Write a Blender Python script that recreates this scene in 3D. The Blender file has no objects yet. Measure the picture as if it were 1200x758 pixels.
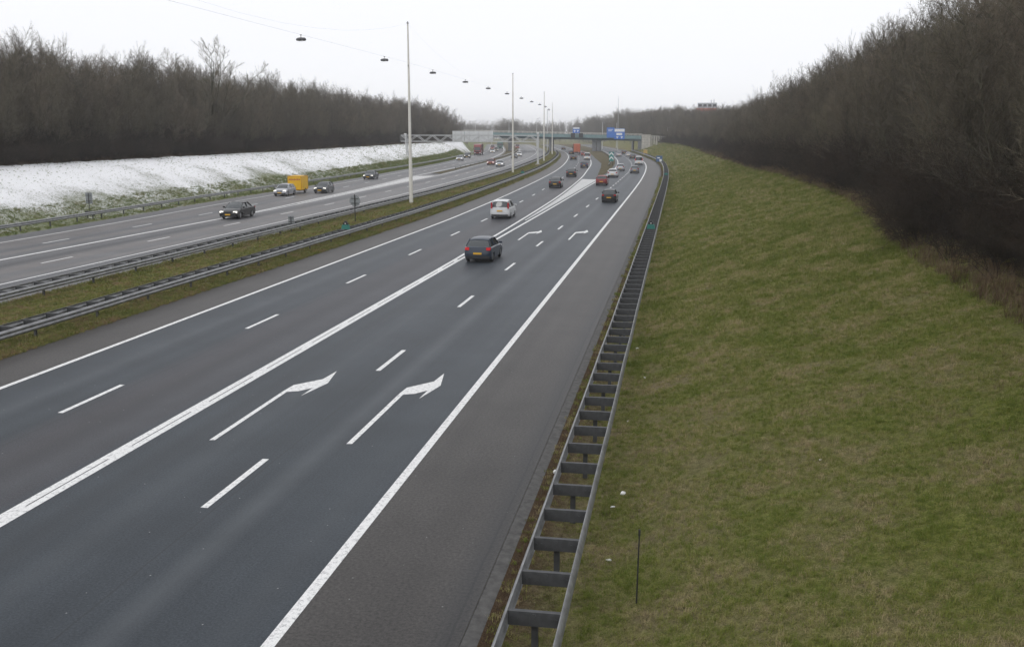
import bpy, bmesh, math, random
import numpy as np
from mathutils import Vector, Matrix, noise

# ------------------------------------------------------------------ camera, sky, sun, exposure
scn = bpy.context.scene
F, CX, CY, H, YH = 1137.0, 600.0, 379.0, 7.62, 155.5      # focal length and horizon in photo pixels, eye height in metres
PITCH = math.atan((CY - YH) / F)
YAW = math.atan((797 - CX) * math.cos(PITCH) / F)          # the camera looks left of the road
EYE = Vector((0, 0, H))
FW = Vector((-math.sin(YAW) * math.cos(PITCH), math.cos(YAW) * math.cos(PITCH), -math.sin(PITCH)))
RT = Vector((math.cos(YAW), math.sin(YAW), 0))
UP = RT.cross(FW)
cam_data = bpy.data.cameras.new('camera')
cam = bpy.data.objects.new('camera', cam_data)
scn.collection.objects.link(cam)
cam.location = EYE
cam.rotation_euler = Matrix((RT, UP, -FW)).transposed().to_euler()
cam_data.sensor_fit = 'HORIZONTAL'
cam_data.sensor_width = 36
cam_data.lens = F / 1200 * 36
cam_data.clip_start = 0.1
cam_data.clip_end = 5000
scn.camera = cam

SUN_EL, SUN_AZ = math.radians(48), math.radians(200)
world = bpy.data.worlds.new('World')
scn.world = world
world.use_nodes = True
wn, wl = world.node_tree.nodes, world.node_tree.links
wn.clear()
w_out = wn.new('ShaderNodeOutputWorld')
w_bg = wn.new('ShaderNodeBackground')
w_sky = wn.new('ShaderNodeTexSky')
w_sky.sky_type = 'NISHITA'
w_sky.sun_disc = False
w_sky.sun_elevation = SUN_EL
w_sky.sun_rotation = SUN_AZ
w_hsv = wn.new('ShaderNodeHueSaturation')
w_hsv.inputs['Saturation'].default_value = 0.25
w_mix = wn.new('ShaderNodeMix')
w_mix.data_type = 'RGBA'
w_mix.inputs[0].default_value = 0.90                        # even cloud cover over the sky
w_mix.inputs[7].default_value = (10.6, 10.7, 11.1, 1)
wl.new(w_sky.outputs[0], w_hsv.inputs['Color'])
wl.new(w_hsv.outputs[0], w_mix.inputs[6])
wl.new(w_mix.outputs[2], w_bg.inputs['Color'])
w_bg.inputs['Strength'].default_value = 0.1
wl.new(w_bg.outputs[0], w_out.inputs['Surface'])

sun_data = bpy.data.lights.new('sun', 'SUN')
sun_data.energy = 0.6
sun_data.angle = math.radians(25)
sun_data.color = (1, 0.97, 0.93)
sun = bpy.data.objects.new('sun', sun_data)
scn.collection.objects.link(sun)
sd = Vector((math.sin(SUN_AZ) * math.cos(SUN_EL), math.cos(SUN_AZ) * math.cos(SUN_EL), math.sin(SUN_EL)))
sun.rotation_euler = (-sd).to_track_quat('-Z', 'Y').to_euler()

scn.view_settings.view_transform = 'Standard'
scn.view_settings.look = 'None'
scn.view_settings.exposure = 0.0
scn.view_settings.gamma = 1.0
scn.view_settings.use_curve_mapping = False
scn.cycles.max_bounces = 5
scn.cycles.diffuse_bounces = 3
scn.cycles.glossy_bounces = 3
scn.cycles.volume_bounces = 0
scn.cycles.caustics_reflective = False
scn.cycles.caustics_refractive = False
scn.cycles.sample_clamp_indirect = 5
scn.cycles.use_denoising = True
scn.cycles.use_adaptive_sampling = False

rnd = random.Random(7)
nrg = np.random.default_rng(11)

# ------------------------------------------------------------------ pixel helpers (a direction only; the depth comes from what the thing stands on)
def ray(x, y):
    return FW + RT * ((x - CX) / F) - UP * ((y - CY) / F)
def gp(x, y, z=0.0):                       # on the plane at height z
    d = ray(x, y)
    return EYE + d * ((z - H) / d.z)
def at_y(x, y, Y):                         # on the vertical plane across the road at distance Y
    d = ray(x, y)
    return EYE + d * (Y / d.y)

# ------------------------------------------------------------------ object helpers
def link(o, parent=None):
    scn.collection.objects.link(o)
    if parent is not None:
        o.parent = parent
    return o
def tag(o, label=None, cat=None, group=None, kind=None):
    if label: o['label'] = label
    if cat: o['category'] = cat
    if group: o['group'] = group
    if kind: o['kind'] = kind
    return o
def empty(name, loc=(0, 0, 0), rz=0.0):
    o = bpy.data.objects.new(name, None)
    o.empty_display_size = 0.3
    o.location = loc
    o.rotation_euler = (0, 0, rz)
    return link(o)
def obj(name, me, mat=None, parent=None, loc=None, rz=0.0):
    o = bpy.data.objects.new(name, me)
    if mat is not None:
        if len(me.materials) == 0:
            me.materials.append(mat)
        elif me.materials[0] != mat:
            o.material_slots[0].link = 'OBJECT'
            o.material_slots[0].material = mat
    if loc is not None: o.location = loc
    if rz: o.rotation_euler = (0, 0, rz)
    return link(o, parent)
def mesh_np(name, V, faces, smooth=False, uv=None):
    me = bpy.data.meshes.new(name)
    me.from_pydata([tuple(v) for v in V], [], faces)
    if smooth:
        me.shade_smooth()
        me.set_sharp_from_angle(angle=math.radians(35))
    if uv is not None:
        l = me.uv_layers.new(name='UVMap')
        idx = np.empty(len(me.loops), dtype=np.int32)
        me.loops.foreach_get('vertex_index', idx)
        l.data.foreach_set('uv', np.asarray(uv, dtype=np.float32)[idx].ravel())
    me.update()
    return me
class MB:
    """collects simple solids and makes one mesh"""
    def __init__(self): self.v, self.f = [], []
    def add(self, vs, fs):
        b = len(self.v)
        self.v += [tuple(v) for v in vs]
        self.f += [tuple(i + b for i in f) for f in fs]
        return self
    def box(self, c, s, rz=0.0):
        hx, hy, hz = s[0] / 2, s[1] / 2, s[2] / 2
        co, si = math.cos(rz), math.sin(rz)
        vs = []
        for z in (-hz, hz):
            for x, y in ((-hx, -hy), (hx, -hy), (hx, hy), (-hx, hy)):
                vs.append((c[0] + x * co - y * si, c[1] + x * si + y * co, c[2] + z))
        return self.add(vs, [(0, 3, 2, 1), (4, 5, 6, 7), (0, 1, 5, 4), (1, 2, 6, 5), (2, 3, 7, 6), (3, 0, 4, 7)])
    def tube(self, p, q, r0, r1=None, n=8):
        p, q = Vector(p), Vector(q)
        r1 = r0 if r1 is None else r1
        d = (q - p).normalized()
        a = d.orthogonal().normalized(); b = d.cross(a)
        vs = [p + (a * math.cos(t) + b * math.sin(t)) * r0 for t in [2 * math.pi * i / n for i in range(n)]]
        vs += [q + (a * math.cos(t) + b * math.sin(t)) * r1 for t in [2 * math.pi * i / n for i in range(n)]]
        fs = [(i, (i + 1) % n, n + (i + 1) % n, n + i) for i in range(n)]
        fs += [tuple(range(n))[::-1], tuple(range(n, 2 * n))]
        return self.add(vs, fs)
    def beam(self, p, q, w, h):
        """rectangular bar from p to q, h along the up side"""
        p, q = Vector(p), Vector(q)
        d = (q - p).normalized()
        s = d.cross(Vector((0, 0, 1)))
        s = Vector((1, 0, 0)) if s.length < 1e-4 else s.normalized()
        u = s.cross(d)
        vs = []
        for c in (p, q):
            for x, z in ((-1, -1), (1, -1), (1, 1), (-1, 1)):
                vs.append(c + s * (x * w / 2) + u * (z * h / 2))
        return self.add(vs, [(0, 1, 2, 3), (7, 6, 5, 4), (0, 4, 5, 1), (1, 5, 6, 2), (2, 6, 7, 3), (3, 7, 4, 0)])
    def poly(self, pts, axis, t):
        """polygon pts (Vectors) thickened by t along axis"""
        a = Vector(axis) * t
        n = len(pts)
        vs = [Vector(p) for p in pts] + [Vector(p) + a for p in pts]
        fs = [tuple(range(n))[::-1], tuple(range(n, 2 * n))]
        fs += [(i, (i + 1) % n, n + (i + 1) % n, n + i) for i in range(n)]
        return self.add(vs, fs)
    def mesh(self, name, smooth=False):
        return mesh_np(name, self.v, self.f, smooth)
    def build(self, name, mat, parent=None, loc=None, rz=0.0, smooth=False):
        return obj(name, self.mesh(name, smooth), mat, parent, loc, rz)

# ------------------------------------------------------------------ materials
MATS = {}
def nodes_of(name):
    m = bpy.data.materials.new(name)
    m.use_nodes = True
    MATS[name] = m
    nt = m.node_tree
    return m, nt.nodes, nt.links, nt.nodes['Principled BSDF']
def N(nd, kind, **kw):
    n = nd.new(kind)
    for k, v in kw.items():
        if k.startswith('i_'): n.inputs[k[2:]].default_value = v
        else: setattr(n, k, v)
    return n
def ramp(nd, a, b, ca=(0, 0, 0, 1), cb=(1, 1, 1, 1)):
    r = nd.new('ShaderNodeValToRGB')
    r.color_ramp.elements[0].position = a; r.color_ramp.elements[0].color = ca
    r.color_ramp.elements[1].position = b; r.color_ramp.elements[1].color = cb
    return r
def mixc(nd, ln, fac, a, b, blend='MIX'):
    m = nd.new('ShaderNodeMix'); m.data_type = 'RGBA'; m.blend_type = blend
    for s, v in ((0, fac), (6, a), (7, b)):
        if hasattr(v, 'is_linked'): ln.new(v, m.inputs[s])
        elif isinstance(v, (int, float)): m.inputs[s].default_value = v
        else: m.inputs[s].default_value = (*v, 1) if len(v) == 3 else v
    return m.outputs[2]
def math_n(nd, ln, op, a, b=None, clamp=False):
    m = nd.new('ShaderNodeMath'); m.operation = op; m.use_clamp = clamp
    for s, v in ((0, a), (1, b)):
        if v is None: continue
        if hasattr(v, 'is_linked'): ln.new(v, m.inputs[s])
        else: m.inputs[s].default_value = v
    return m.outputs[0]
def noise_n(nd, ln, vec, scale, detail=4, rough=0.6):
    n = nd.new('ShaderNodeTexNoise')
    n.inputs['Scale'].default_value = scale; n.inputs['Detail'].default_value = detail; n.inputs['Roughness'].default_value = rough
    if vec is not None: ln.new(vec, n.inputs['Vector'])
    return n.outputs['Fac']
def bump_n(nd, ln, bsdf, h, strength, dist):
    b = nd.new('ShaderNodeBump'); b.inputs['Strength'].default_value = strength; b.inputs['Distance'].default_value = dist
    ln.new(h, b.inputs['Height']); ln.new(b.outputs[0], bsdf.inputs['Normal'])
def plain(name, col, rough=0.6, metal=0.0, var=0.15, scale=6.0, coat=0.0, emit=None, bump=0.0):
    """base colour with a little uneven wear"""
    m, nd, ln, b = nodes_of(name)
    g = nd.new('ShaderNodeTexCoord')
    f = noise_n(nd, ln, g.outputs['Object'], scale, 5, 0.65)
    r = ramp(nd, 0.3, 0.72, (*[c * (1 - var) for c in col], 1), (*[min(1, c * (1 + var)) for c in col], 1))
    ln.new(f, r.inputs[0])
    ln.new(r.outputs[0], b.inputs['Base Color'])
    b.inputs['Roughness'].default_value = rough
    b.inputs['Metallic'].default_value = metal
    b.inputs['Coat Weight'].default_value = coat
    if bump: bump_n(nd, ln, b, f, bump, 0.05)
    if emit:
        b.inputs['Emission Color'].default_value = (*emit[0], 1); b.inputs['Emission Strength'].default_value = emit[1]
    return m

def asphalt(name, dark, light, tint, streaks, streak_col=(0.105, 0.115, 0.125), speck=0.5, band=None, grain=22, joints=()):
    """u = metres across (straightened), v = metres along"""
    m, nd, ln, b = nodes_of(name)
    uv = nd.new('ShaderNodeUVMap'); uv.uv_map = 'UVMap'
    pos = nd.new('ShaderNodeNewGeometry').outputs['Position']
    mp = nd.new('ShaderNodeMapping'); mp.inputs['Scale'].default_value = (1.3, 0.012, 1)
    ln.new(uv.outputs[0], mp.inputs[0])
    lng = noise_n(nd, ln, mp.outputs[0], 1.0, 4, 0.6)          # long wheel-worn stripes
    r1 = ramp(nd, 0.3, 0.7, (*dark, 1), (*light, 1)); ln.new(lng, r1.inputs[0])
    mp2 = nd.new('ShaderNodeMapping'); mp2.inputs['Scale'].default_value = (0.55, 0.006, 1); mp2.inputs['Location'].default_value = (3.1, 7, 0)
    ln.new(uv.outputs[0], mp2.inputs[0])
    t = noise_n(nd, ln, mp2.outputs[0], 1.0, 3, 0.5)
    r2 = ramp(nd, 0.46, 0.62); ln.new(t, r2.inputs[0])
    sx = nd.new('ShaderNodeSeparateXYZ'); ln.new(uv.outputs[0], sx.inputs[0])
    tf = r2.outputs[0]
    if band:                                                     # a browner mix in one lane only
        d = math_n(nd, ln, 'ABSOLUTE', math_n(nd, ln, 'SUBTRACT', sx.outputs[0], band[0]))
        bf_ = math_n(nd, ln, 'MULTIPLY', math_n(nd, ln, 'SUBTRACT', band[1], d), 2.0, True)
        tf = math_n(nd, ln, 'MULTIPLY', math_n(nd, ln, 'ADD', math_n(nd, ln, 'MULTIPLY', r2.outputs[0], 0.5), 0.5), bf_)
    c = mixc(nd, ln, tf, r1.outputs[0], tint)
    blot = noise_n(nd, ln, pos, 0.35, 5, 0.65)                   # stains metres wide
    r3 = ramp(nd, 0.3, 0.75, (0.82, 0.82, 0.82, 1), (1.16, 1.16, 1.16, 1)); ln.new(blot, r3.inputs[0])
    c = mixc(nd, ln, 1.0, c, r3.outputs[0], 'MULTIPLY')
    gr = noise_n(nd, ln, pos, grain, 4, 0.85)                        # stone grain
    r4 = ramp(nd, 0.32, 0.70, (0.30, 0.30, 0.30, 1), (1.9, 1.9, 1.9, 1)); ln.new(gr, r4.inputs[0])
    c = mixc(nd, ln, 0.85, c, r4.outputs[0], 'MULTIPLY')
    for (u0, w, amt) in streaks:                                  # pale or dark bands along a lane
        d = math_n(nd, ln, 'ABSOLUTE', math_n(nd, ln, 'SUBTRACT', sx.outputs[0], u0))
        k = math_n(nd, ln, 'SUBTRACT', 1.0, math_n(nd, ln, 'DIVIDE', d, w), True)
        k = math_n(nd, ln, 'MULTIPLY', math_n(nd, ln, 'MULTIPLY', k, abs(amt)), math_n(nd, ln, 'ADD', math_n(nd, ln, 'MULTIPLY', blot, 1.4), 0.2), True)
        c = mixc(nd, ln, k, c, streak_col if amt > 0 else (0.028, 0.031, 0.035))
    for u0 in joints:                                             # paving joints along the lanes
        wob = math_n(nd, ln, 'MULTIPLY', math_n(nd, ln, 'SUBTRACT', blot, 0.5), 0.12)
        d = math_n(nd, ln, 'ABSOLUTE', math_n(nd, ln, 'ADD', math_n(nd, ln, 'SUBTRACT', sx.outputs[0], u0), wob))
        k = math_n(nd, ln, 'LESS_THAN', d, 0.022)
        c = mixc(nd, ln, math_n(nd, ln, 'MULTIPLY', k, math_n(nd, ln, 'ADD', 0.15, math_n(nd, ln, 'MULTIPLY', lng, 0.6))), c, (0.02, 0.021, 0.023))
    v = nd.new('ShaderNodeTexVoronoi'); v.inputs['Scale'].default_value = 2.2; ln.new(pos, v.inputs['Vector'])
    sp = math_n(nd, ln, 'LESS_THAN', v.outputs['Distance'], 0.035)
    c = mixc(nd, ln, math_n(nd, ln, 'MULTIPLY', sp, speck), c, (0.3, 0.3, 0.3))   # bits of pale grit
    ln.new(c, b.inputs['Base Color'])
    b.inputs['Roughness'].default_value = 0.5
    b.inputs['Specular IOR Level'].default_value = 0.2
    bump_n(nd, ln, b, gr, 0.35, 0.01)
    return m
M_lane = asphalt('asphalt_lane', (0.027, 0.034, 0.042), (0.041, 0.050, 0.060), (0.060, 0.054, 0.059),
                 [(-8.4, 0.45, 0.55), (-10.9, 0.5, 0.25), (-15.1, 0.7, -0.5), (-18.4, 0.6, 0.35), (-11.9, 0.6, -0.35), (-6.6, 0.5, 0.2), (-14.3, 0.5, 0.2)], (0.088, 0.098, 0.108), 0.9, (-15.0, 1.7), joints=(-16.35, -9.2))
M_lane_far = asphalt('asphalt_lane_opposite', (0.095, 0.098, 0.105), (0.135, 0.134, 0.137), (0.148, 0.140, 0.138),
                     [(-38.6, 1.0, -0.6), (-36, 0.6, 0.3), (-42, 0.6, 0.3)], (0.16, 0.16, 0.162), 0.2)
M_shoulder = asphalt('asphalt_shoulder', (0.043, 0.040, 0.038), (0.062, 0.058, 0.055), (0.056, 0.052, 0.049), [(-3.3, 0.5, -0.5)], (0.09, 0.085, 0.08), 0.6, None, 16, joints=(-3.25,))

def paint_mat():
    m, nd, ln, b = nodes_of('road_paint')
    pos = nd.new('ShaderNodeNewGeometry').outputs['Position']
    a = noise_n(nd, ln, pos, 9, 6, 0.75)
    r = ramp(nd, 0.33, 0.50, (0.34, 0.34, 0.345, 1), (0.80, 0.80, 0.79, 1)); ln.new(a, r.inputs[0])
    g = noise_n(nd, ln, pos, 60, 2, 0.7)
    r2 = ramp(nd, 0.30, 0.46, (0.6, 0.6, 0.6, 1), (1, 1, 1, 1)); ln.new(g, r2.inputs[0])
    ln.new(mixc(nd, ln, 1.0, r.outputs[0], r2.outputs[0], 'MULTIPLY'), b.inputs['Base Color'])
    b.inputs['Roughness'].default_value = 0.6
    return m
M_paint = paint_mat()

def grass_ground(name, greens, browns, brown_at=0.52, edge=False, scale=1.0):
    m, nd, ln, b = nodes_of(name)
    pos = nd.new('ShaderNodeNewGeometry').outputs['Position']
    a = noise_n(nd, ln, pos, 0.55 * scale, 6, 0.7)
    f = noise_n(nd, ln, pos, 7 * scale, 5, 0.75)
    ff = noise_n(nd, ln, pos, 34 * scale, 3, 0.8)
    g = ramp(nd, 0.3, 0.7, (*greens[0], 1), (*greens[1], 1)); ln.new(f, g.inputs[0])
    br = ramp(nd, 0.3, 0.7, (*browns[0], 1), (*browns[1], 1)); ln.new(f, br.inputs[0])
    k = math_n(nd, ln, 'ADD', math_n(nd, ln, 'MULTIPLY', a, 0.7), math_n(nd, ln, 'MULTIPLY', ff, 0.3))
    if edge:                                                     # u = metres from the road: dead leaves and soil near it
        uv = nd.new('ShaderNodeUVMap'); uv.uv_map = 'UVMap'
        sx = nd.new('ShaderNodeSeparateXYZ'); ln.new(uv.outputs[0], sx.inputs[0])
        k = math_n(nd, ln, 'ADD', k, math_n(nd, ln, 'MULTIPLY', math_n(nd, ln, 'SUBTRACT', 1.0, math_n(nd, ln, 'MULTIPLY', sx.outputs[0], 0.2), True), 0.12))
    kr = ramp(nd, brown_at - 0.12, brown_at + 0.12); ln.new(k, kr.inputs[0])
    c = mixc(nd, ln, kr.outputs[0], g.outputs[0], br.outputs[0])
    if edge:
        dk = math_n(nd, ln, 'SUBTRACT', 1.25, math_n(nd, ln, 'ADD', sx.outputs[0], math_n(nd, ln, 'MULTIPLY', f, 0.9)), True)
        c = mixc(nd, ln, math_n(nd, ln, 'MULTIPLY', dk, 1.6, True), c, (0.075, 0.05, 0.03))
    r4 = ramp(nd, 0.25, 0.75, (0.30, 0.30, 0.30, 1), (1.75, 1.75, 1.75, 1)); ln.new(ff, r4.inputs[0])
    c = mixc(nd, ln, 1.0, c, r4.outputs[0], 'MULTIPLY')
    ln.new(c, b.inputs['Base Color'])
    b.inputs['Roughness'].default_value = 0.9
    b.inputs['Specular IOR Level'].default_value = 0.06
    h = math_n(nd, ln, 'ADD', math_n(nd, ln, 'MULTIPLY', ff, 0.35), f)
    bump_n(nd, ln, b, h, 0.9, 0.12)
    return m
GREENS = ((0.080, 0.096, 0.020), (0.195, 0.206, 0.055))
BROWNS = ((0.105, 0.086, 0.045), (0.225, 0.19, 0.11))
M_grass_r = grass_ground('bank_grass', GREENS, BROWNS, 0.53, edge=True)
M_grass_m = grass_ground('median_grass', ((0.11, 0.11, 0.034), (0.20, 0.19, 0.062)), ((0.085, 0.058, 0.034), (0.16, 0.11, 0.066)), 0.55)
M_island = grass_ground('island_grass', ((0.075, 0.075, 0.034), (0.14, 0.135, 0.06)), ((0.07, 0.052, 0.035), (0.13, 0.10, 0.066)), 0.48)
M_ground = grass_ground('meadow', GREENS, BROWNS, 0.5, scale=0.3)
M_leaf_litter = grass_ground('leaf_litter', ((0.032, 0.024, 0.017), (0.06, 0.043, 0.03)), ((0.045, 0.03, 0.02), (0.085, 0.055, 0.036)), 0.5)

def blade_mat(name, cols, k0=0.53, spread=0.10):
    """blade colour follows the same patches as the turf plus a little of its own"""
    m, nd, ln, b = nodes_of(name)
    pos = nd.new('ShaderNodeNewGeometry').outputs['Position']
    oi = nd.new('ShaderNodeObjectInfo')
    a = noise_n(nd, ln, pos, 0.55, 6, 0.7)
    k = math_n(nd, ln, 'ADD', a, math_n(nd, ln, 'MULTIPLY', math_n(nd, ln, 'SUBTRACT', oi.outputs['Random'], 0.5), 0.3))
    r = ramp(nd, k0 - spread, k0 + spread, (*cols[0], 1), (*cols[2], 1))
    e = r.color_ramp.elements.new(k0 - 0.02); e.color = (*cols[1], 1)
    ln.new(k, r.inputs[0])
    ln.new(r.outputs[0], b.inputs['Base Color'])
    b.inputs['Roughness'].default_value = 0.7
    b.inputs['Specular IOR Level'].default_value = 0.07
    return m
M_blade = blade_mat('grass_blade', ((0.13, 0.165, 0.030), (0.22, 0.23, 0.06), (0.37, 0.305, 0.17)), 0.55, 0.14)
M_blade_m = blade_mat('grass_blade_median', ((0.15, 0.17, 0.045), (0.245, 0.24, 0.075), (0.25, 0.175, 0.10)), 0.56)
M_dry = blade_mat('dry_stalk', ((0.10, 0.068, 0.042), (0.14, 0.095, 0.06), (0.20, 0.15, 0.095)), 0.5)
M_blade_l = blade_mat('grass_blade_left', ((0.12, 0.165, 0.04), (0.17, 0.20, 0.06), (0.22, 0.20, 0.085)), 0.55)

def snow_mat():
    m, nd, ln, b = nodes_of('snow_bank')
    pos = nd.new('ShaderNodeNewGeometry').outputs['Position']
    uv = nd.new('ShaderNodeUVMap'); uv.uv_map = 'UVMap'
    sx = nd.new('ShaderNodeSeparateXYZ'); ln.new(uv.outputs[0], sx.inputs[0])
    big = noise_n(nd, ln, pos, 0.13, 4, 0.6)
    mid = noise_n(nd, ln, pos, 1.5, 5, 0.7)
    fine = noise_n(nd, ln, pos, 7.5, 5, 0.9)
    # cover grows up the bank: u = metres above the barrier
    up = math_n(nd, ln, 'MULTIPLY', sx.outputs[0], 0.034)
    up = math_n(nd, ln, 'SUBTRACT', up, math_n(nd, ln, 'MULTIPLY', math_n(nd, ln, 'SUBTRACT', sx.outputs[1], 362.0), 0.05, True))
    c = math_n(nd, ln, 'ADD', up, math_n(nd, ln, 'MULTIPLY', big, 0.7))
    c = math_n(nd, ln, 'ADD', c, math_n(nd, ln, 'MULTIPLY', mid, 0.30))
    c = math_n(nd, ln, 'ADD', c, math_n(nd, ln, 'MULTIPLY', fine, 1.25))
    k = ramp(nd, 0.49, 0.56)
    ln.new(math_n(nd, ln, 'MULTIPLY', c, 0.418), k.inputs[0])
    g = ramp(nd, 0.3, 0.7, (0.10, 0.12, 0.045, 1), (0.22, 0.24, 0.11, 1)); ln.new(fine, g.inputs[0])
    col = mixc(nd, ln, k.outputs[0], g.outputs[0], (0.93, 0.935, 0.95))
    # soil and leaves under the trees
    dirt = ramp(nd, 0.0, 1.0, (0.04, 0.028, 0.02, 1), (0.10, 0.065, 0.042, 1)); ln.new(fine, dirt.inputs[0])
    e = math_n(nd, ln, 'ADD', math_n(nd, ln, 'SUBTRACT', sx.outputs[0], 14.6), math_n(nd, ln, 'MULTIPLY', mid, 2.4))
    er = ramp(nd, 0.5, 0.62); ln.new(math_n(nd, ln, 'MULTIPLY', e, 0.4), er.inputs[0])
    col = mixc(nd, ln, er.outputs[0], col, dirt.outputs[0])
    ln.new(col, b.inputs['Base Color'])
    b.inputs['Roughness'].default_value = 0.85
    h = math_n(nd, ln, 'ADD', math_n(nd, ln, 'MULTIPLY', k.outputs[0], 0.7), fine)
    bump_n(nd, ln, b, h, 0.6, 0.12)
    return m
M_snow = snow_mat()

def bark(name, cols, rough=0.9):
    m, nd, ln, b = nodes_of(name)
    oi = nd.new('ShaderNodeObjectInfo')
    tc = nd.new('ShaderNodeTexCoord')
    f = noise_n(nd, ln, tc.outputs['Object'], 1.7, 4, 0.7)
    r = ramp(nd, 0.0, 1.0, (*cols[0], 1), (*cols[-1], 1))
    for i, c in enumerate(cols[1:-1]):
        e = r.color_ramp.elements.new((i + 1) / (len(cols) - 1)); e.color = (*c, 1)
    k = math_n(nd, ln, 'ADD', math_n(nd, ln, 'MULTIPLY', oi.outputs['Random'], 0.75), math_n(nd, ln, 'MULTIPLY', math_n(nd, ln, 'SUBTRACT', f, 0.4), 0.9), True)
    ln.new(k, r.inputs[0])
    ln.new(r.outputs[0], b.inputs['Base Color'])
    b.inputs['Roughness'].default_value = rough
    b.inputs['Specular IOR Level'].default_value = 0.15
    return m
M_twig = bark('twig', ((0.06, 0.05, 0.041), (0.17, 0.15, 0.108), (0.085, 0.074, 0.058), (0.20, 0.165, 0.125), (0.115, 0.125, 0.075)))
M_trunk = bark('bark', ((0.07, 0.064, 0.05), (0.10, 0.10, 0.068), (0.06, 0.052, 0.042)))
M_bush = bark('bush_twig', ((0.02, 0.016, 0.013), (0.07, 0.053, 0.04), (0.03, 0.027, 0.02), (0.11, 0.08, 0.058)))

M_galv = plain('galvanised_steel', (0.28, 0.285, 0.29), 0.5, 0.45, 0.32, 3.0)
M_galv_d = plain('weathered_steel', (0.062, 0.064, 0.067), 0.6, 0.15, 0.35, 5.0)
M_mast = plain('cream_mast_paint', (0.72, 0.70, 0.64), 0.45, 0.0, 0.08, 1.0)
M_gantry = plain('pale_gantry_steel', (0.55, 0.56, 0.56), 0.5, 0.3, 0.12, 1.5)
M_signback = plain('sign_back_grey', (0.74, 0.76, 0.76), 0.55, 0.2, 0.08, 1.0)
M_greyback = plain('dull_sign_back', (0.28, 0.30, 0.31), 0.6, 0.3, 0.12, 4.0)
M_concrete = plain('pale_concrete', (0.48, 0.46, 0.42), 0.85, 0, 0.15, 0.8, bump=0.2)
M_concrete_d = plain('dark_concrete', (0.17, 0.18, 0.19), 0.85, 0, 0.2, 0.8, bump=0.2)
M_edge = plain('edge_concrete', (0.085, 0.083, 0.08), 0.9, 0, 0.4, 5.0, bump=0.4)
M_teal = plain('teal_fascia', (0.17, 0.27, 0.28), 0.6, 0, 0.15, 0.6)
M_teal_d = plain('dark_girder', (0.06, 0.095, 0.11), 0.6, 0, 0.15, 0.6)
M_blue = plain('blue_sign', (0.03, 0.16, 0.55), 0.4, 0, 0.06, 2)
M_white = plain('white_sign', (0.80, 0.80, 0.80), 0.5, 0, 0.04, 2)
M_green_box = plain('teal_box', (0.03, 0.20, 0.165), 0.5, 0, 0.12, 8)
M_black = plain('black_plastic', (0.018, 0.018, 0.02), 0.5, 0, 0.1, 8)
M_rubber = plain('tyre_rubber', (0.022, 0.022, 0.023), 0.8, 0, 0.2, 12)
M_rim = plain('wheel_rim', (0.42, 0.43, 0.44), 0.35, 0.7, 0.1, 12)
M_glass = plain('car_glass', (0.04, 0.048, 0.052), 0.06, 0.15, 0.05, 2)
M_glass.node_tree.nodes['Principled BSDF'].inputs['Specular IOR Level'].default_value = 1.0
M_red_l = plain('tail_lamp', (0.55, 0.015, 0.02), 0.2, 0, 0.05, 20, emit=((1.0, 0.03, 0.03), 0.12))
M_red_off = plain('tail_lamp_unlit', (0.42, 0.02, 0.025), 0.2, 0, 0.05, 20)
M_head = plain('head_lamp', (0.80, 0.82, 0.84), 0.12, 0, 0.04, 20)
M_head_on = plain('head_lamp_lit', (0.85, 0.85, 0.82), 0.12, 0, 0.02, 20, emit=((1, 0.95, 0.85), 1.2))
M_plate = plain('yellow_plate', (0.75, 0.42, 0.02), 0.45, 0, 0.05, 20)
M_yellow = plain('yellow_panel', (0.85, 0.50, 0.012), 0.45, 0, 0.06, 1.5)
M_litter = plain('white_paper', (0.80, 0.80, 0.79), 0.7, 0, 0.08, 20)
M_stake = plain('dark_stake', (0.02, 0.02, 0.018), 0.7, 0, 0.2, 20)
M_lamp = plain('lamp_housing', (0.10, 0.10, 0.105), 0.6, 0.2, 0.2, 6)
def paint(name, c, metal=0.25): return plain('paint_' + name, c, 0.32, metal * 0.5, 0.04, 1.0, 0.25)
P = dict(blue=paint('blue_grey', (0.022, 0.034, 0.055)), white=paint('white', (0.62, 0.63, 0.64), 0), black=paint('black', (0.009, 0.0095, 0.011)),
         silver=paint('silver', (0.42, 0.43, 0.46), 0.5), grey=paint('dark_grey', (0.045, 0.05, 0.056), 0.4), red=paint('red', (0.20, 0.014, 0.016), 0.1),
         navy=paint('navy', (0.03, 0.045, 0.085)), mid=paint('mid_grey', (0.20, 0.21, 0.23), 0.4), green=paint('green', (0.04, 0.14, 0.11), 0), orange=paint('orange_red', (0.50, 0.13, 0.06), 0))

# ------------------------------------------------------------------ the lines of the road, X as a function of Y (metres along the straight)
def curve(pts):
    ys = [p[0] for p in pts]; xs = [p[1] for p in pts]
    n = len(pts)
    sl = [(xs[i + 1] - xs[i]) / (ys[i + 1] - ys[i]) for i in range(n - 1)]
    def tan(i):
        a, b = sl[i - 1], sl[i]
        if a * b <= 0: return 0.0
        h0, h1 = ys[i] - ys[i - 1], ys[i + 1] - ys[i]
        return 3 * (h0 + h1) / ((2 * h1 + h0) / a + (h1 + 2 * h0) / b)
    tg = [sl[0]] + [tan(i) for i in range(1, n - 1)] + [sl[-1]]
    def fn(y):
        if y <= ys[0]: return xs[0] + sl[0] * (y - ys[0])
        if y >= ys[-1]: return xs[-1] + sl[-1] * (y - ys[-1])
        i = 0
        while ys[i + 1] < y: i += 1
        h = ys[i + 1] - ys[i]; t = (y - ys[i]) / h
        return (2*t**3 - 3*t*t + 1) * xs[i] + (t**3 - 2*t*t + t) * h * tg[i] + (-2*t**3 + 3*t*t) * xs[i + 1] + (t**3 - t*t) * h * tg[i + 1]
    return fn
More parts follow.
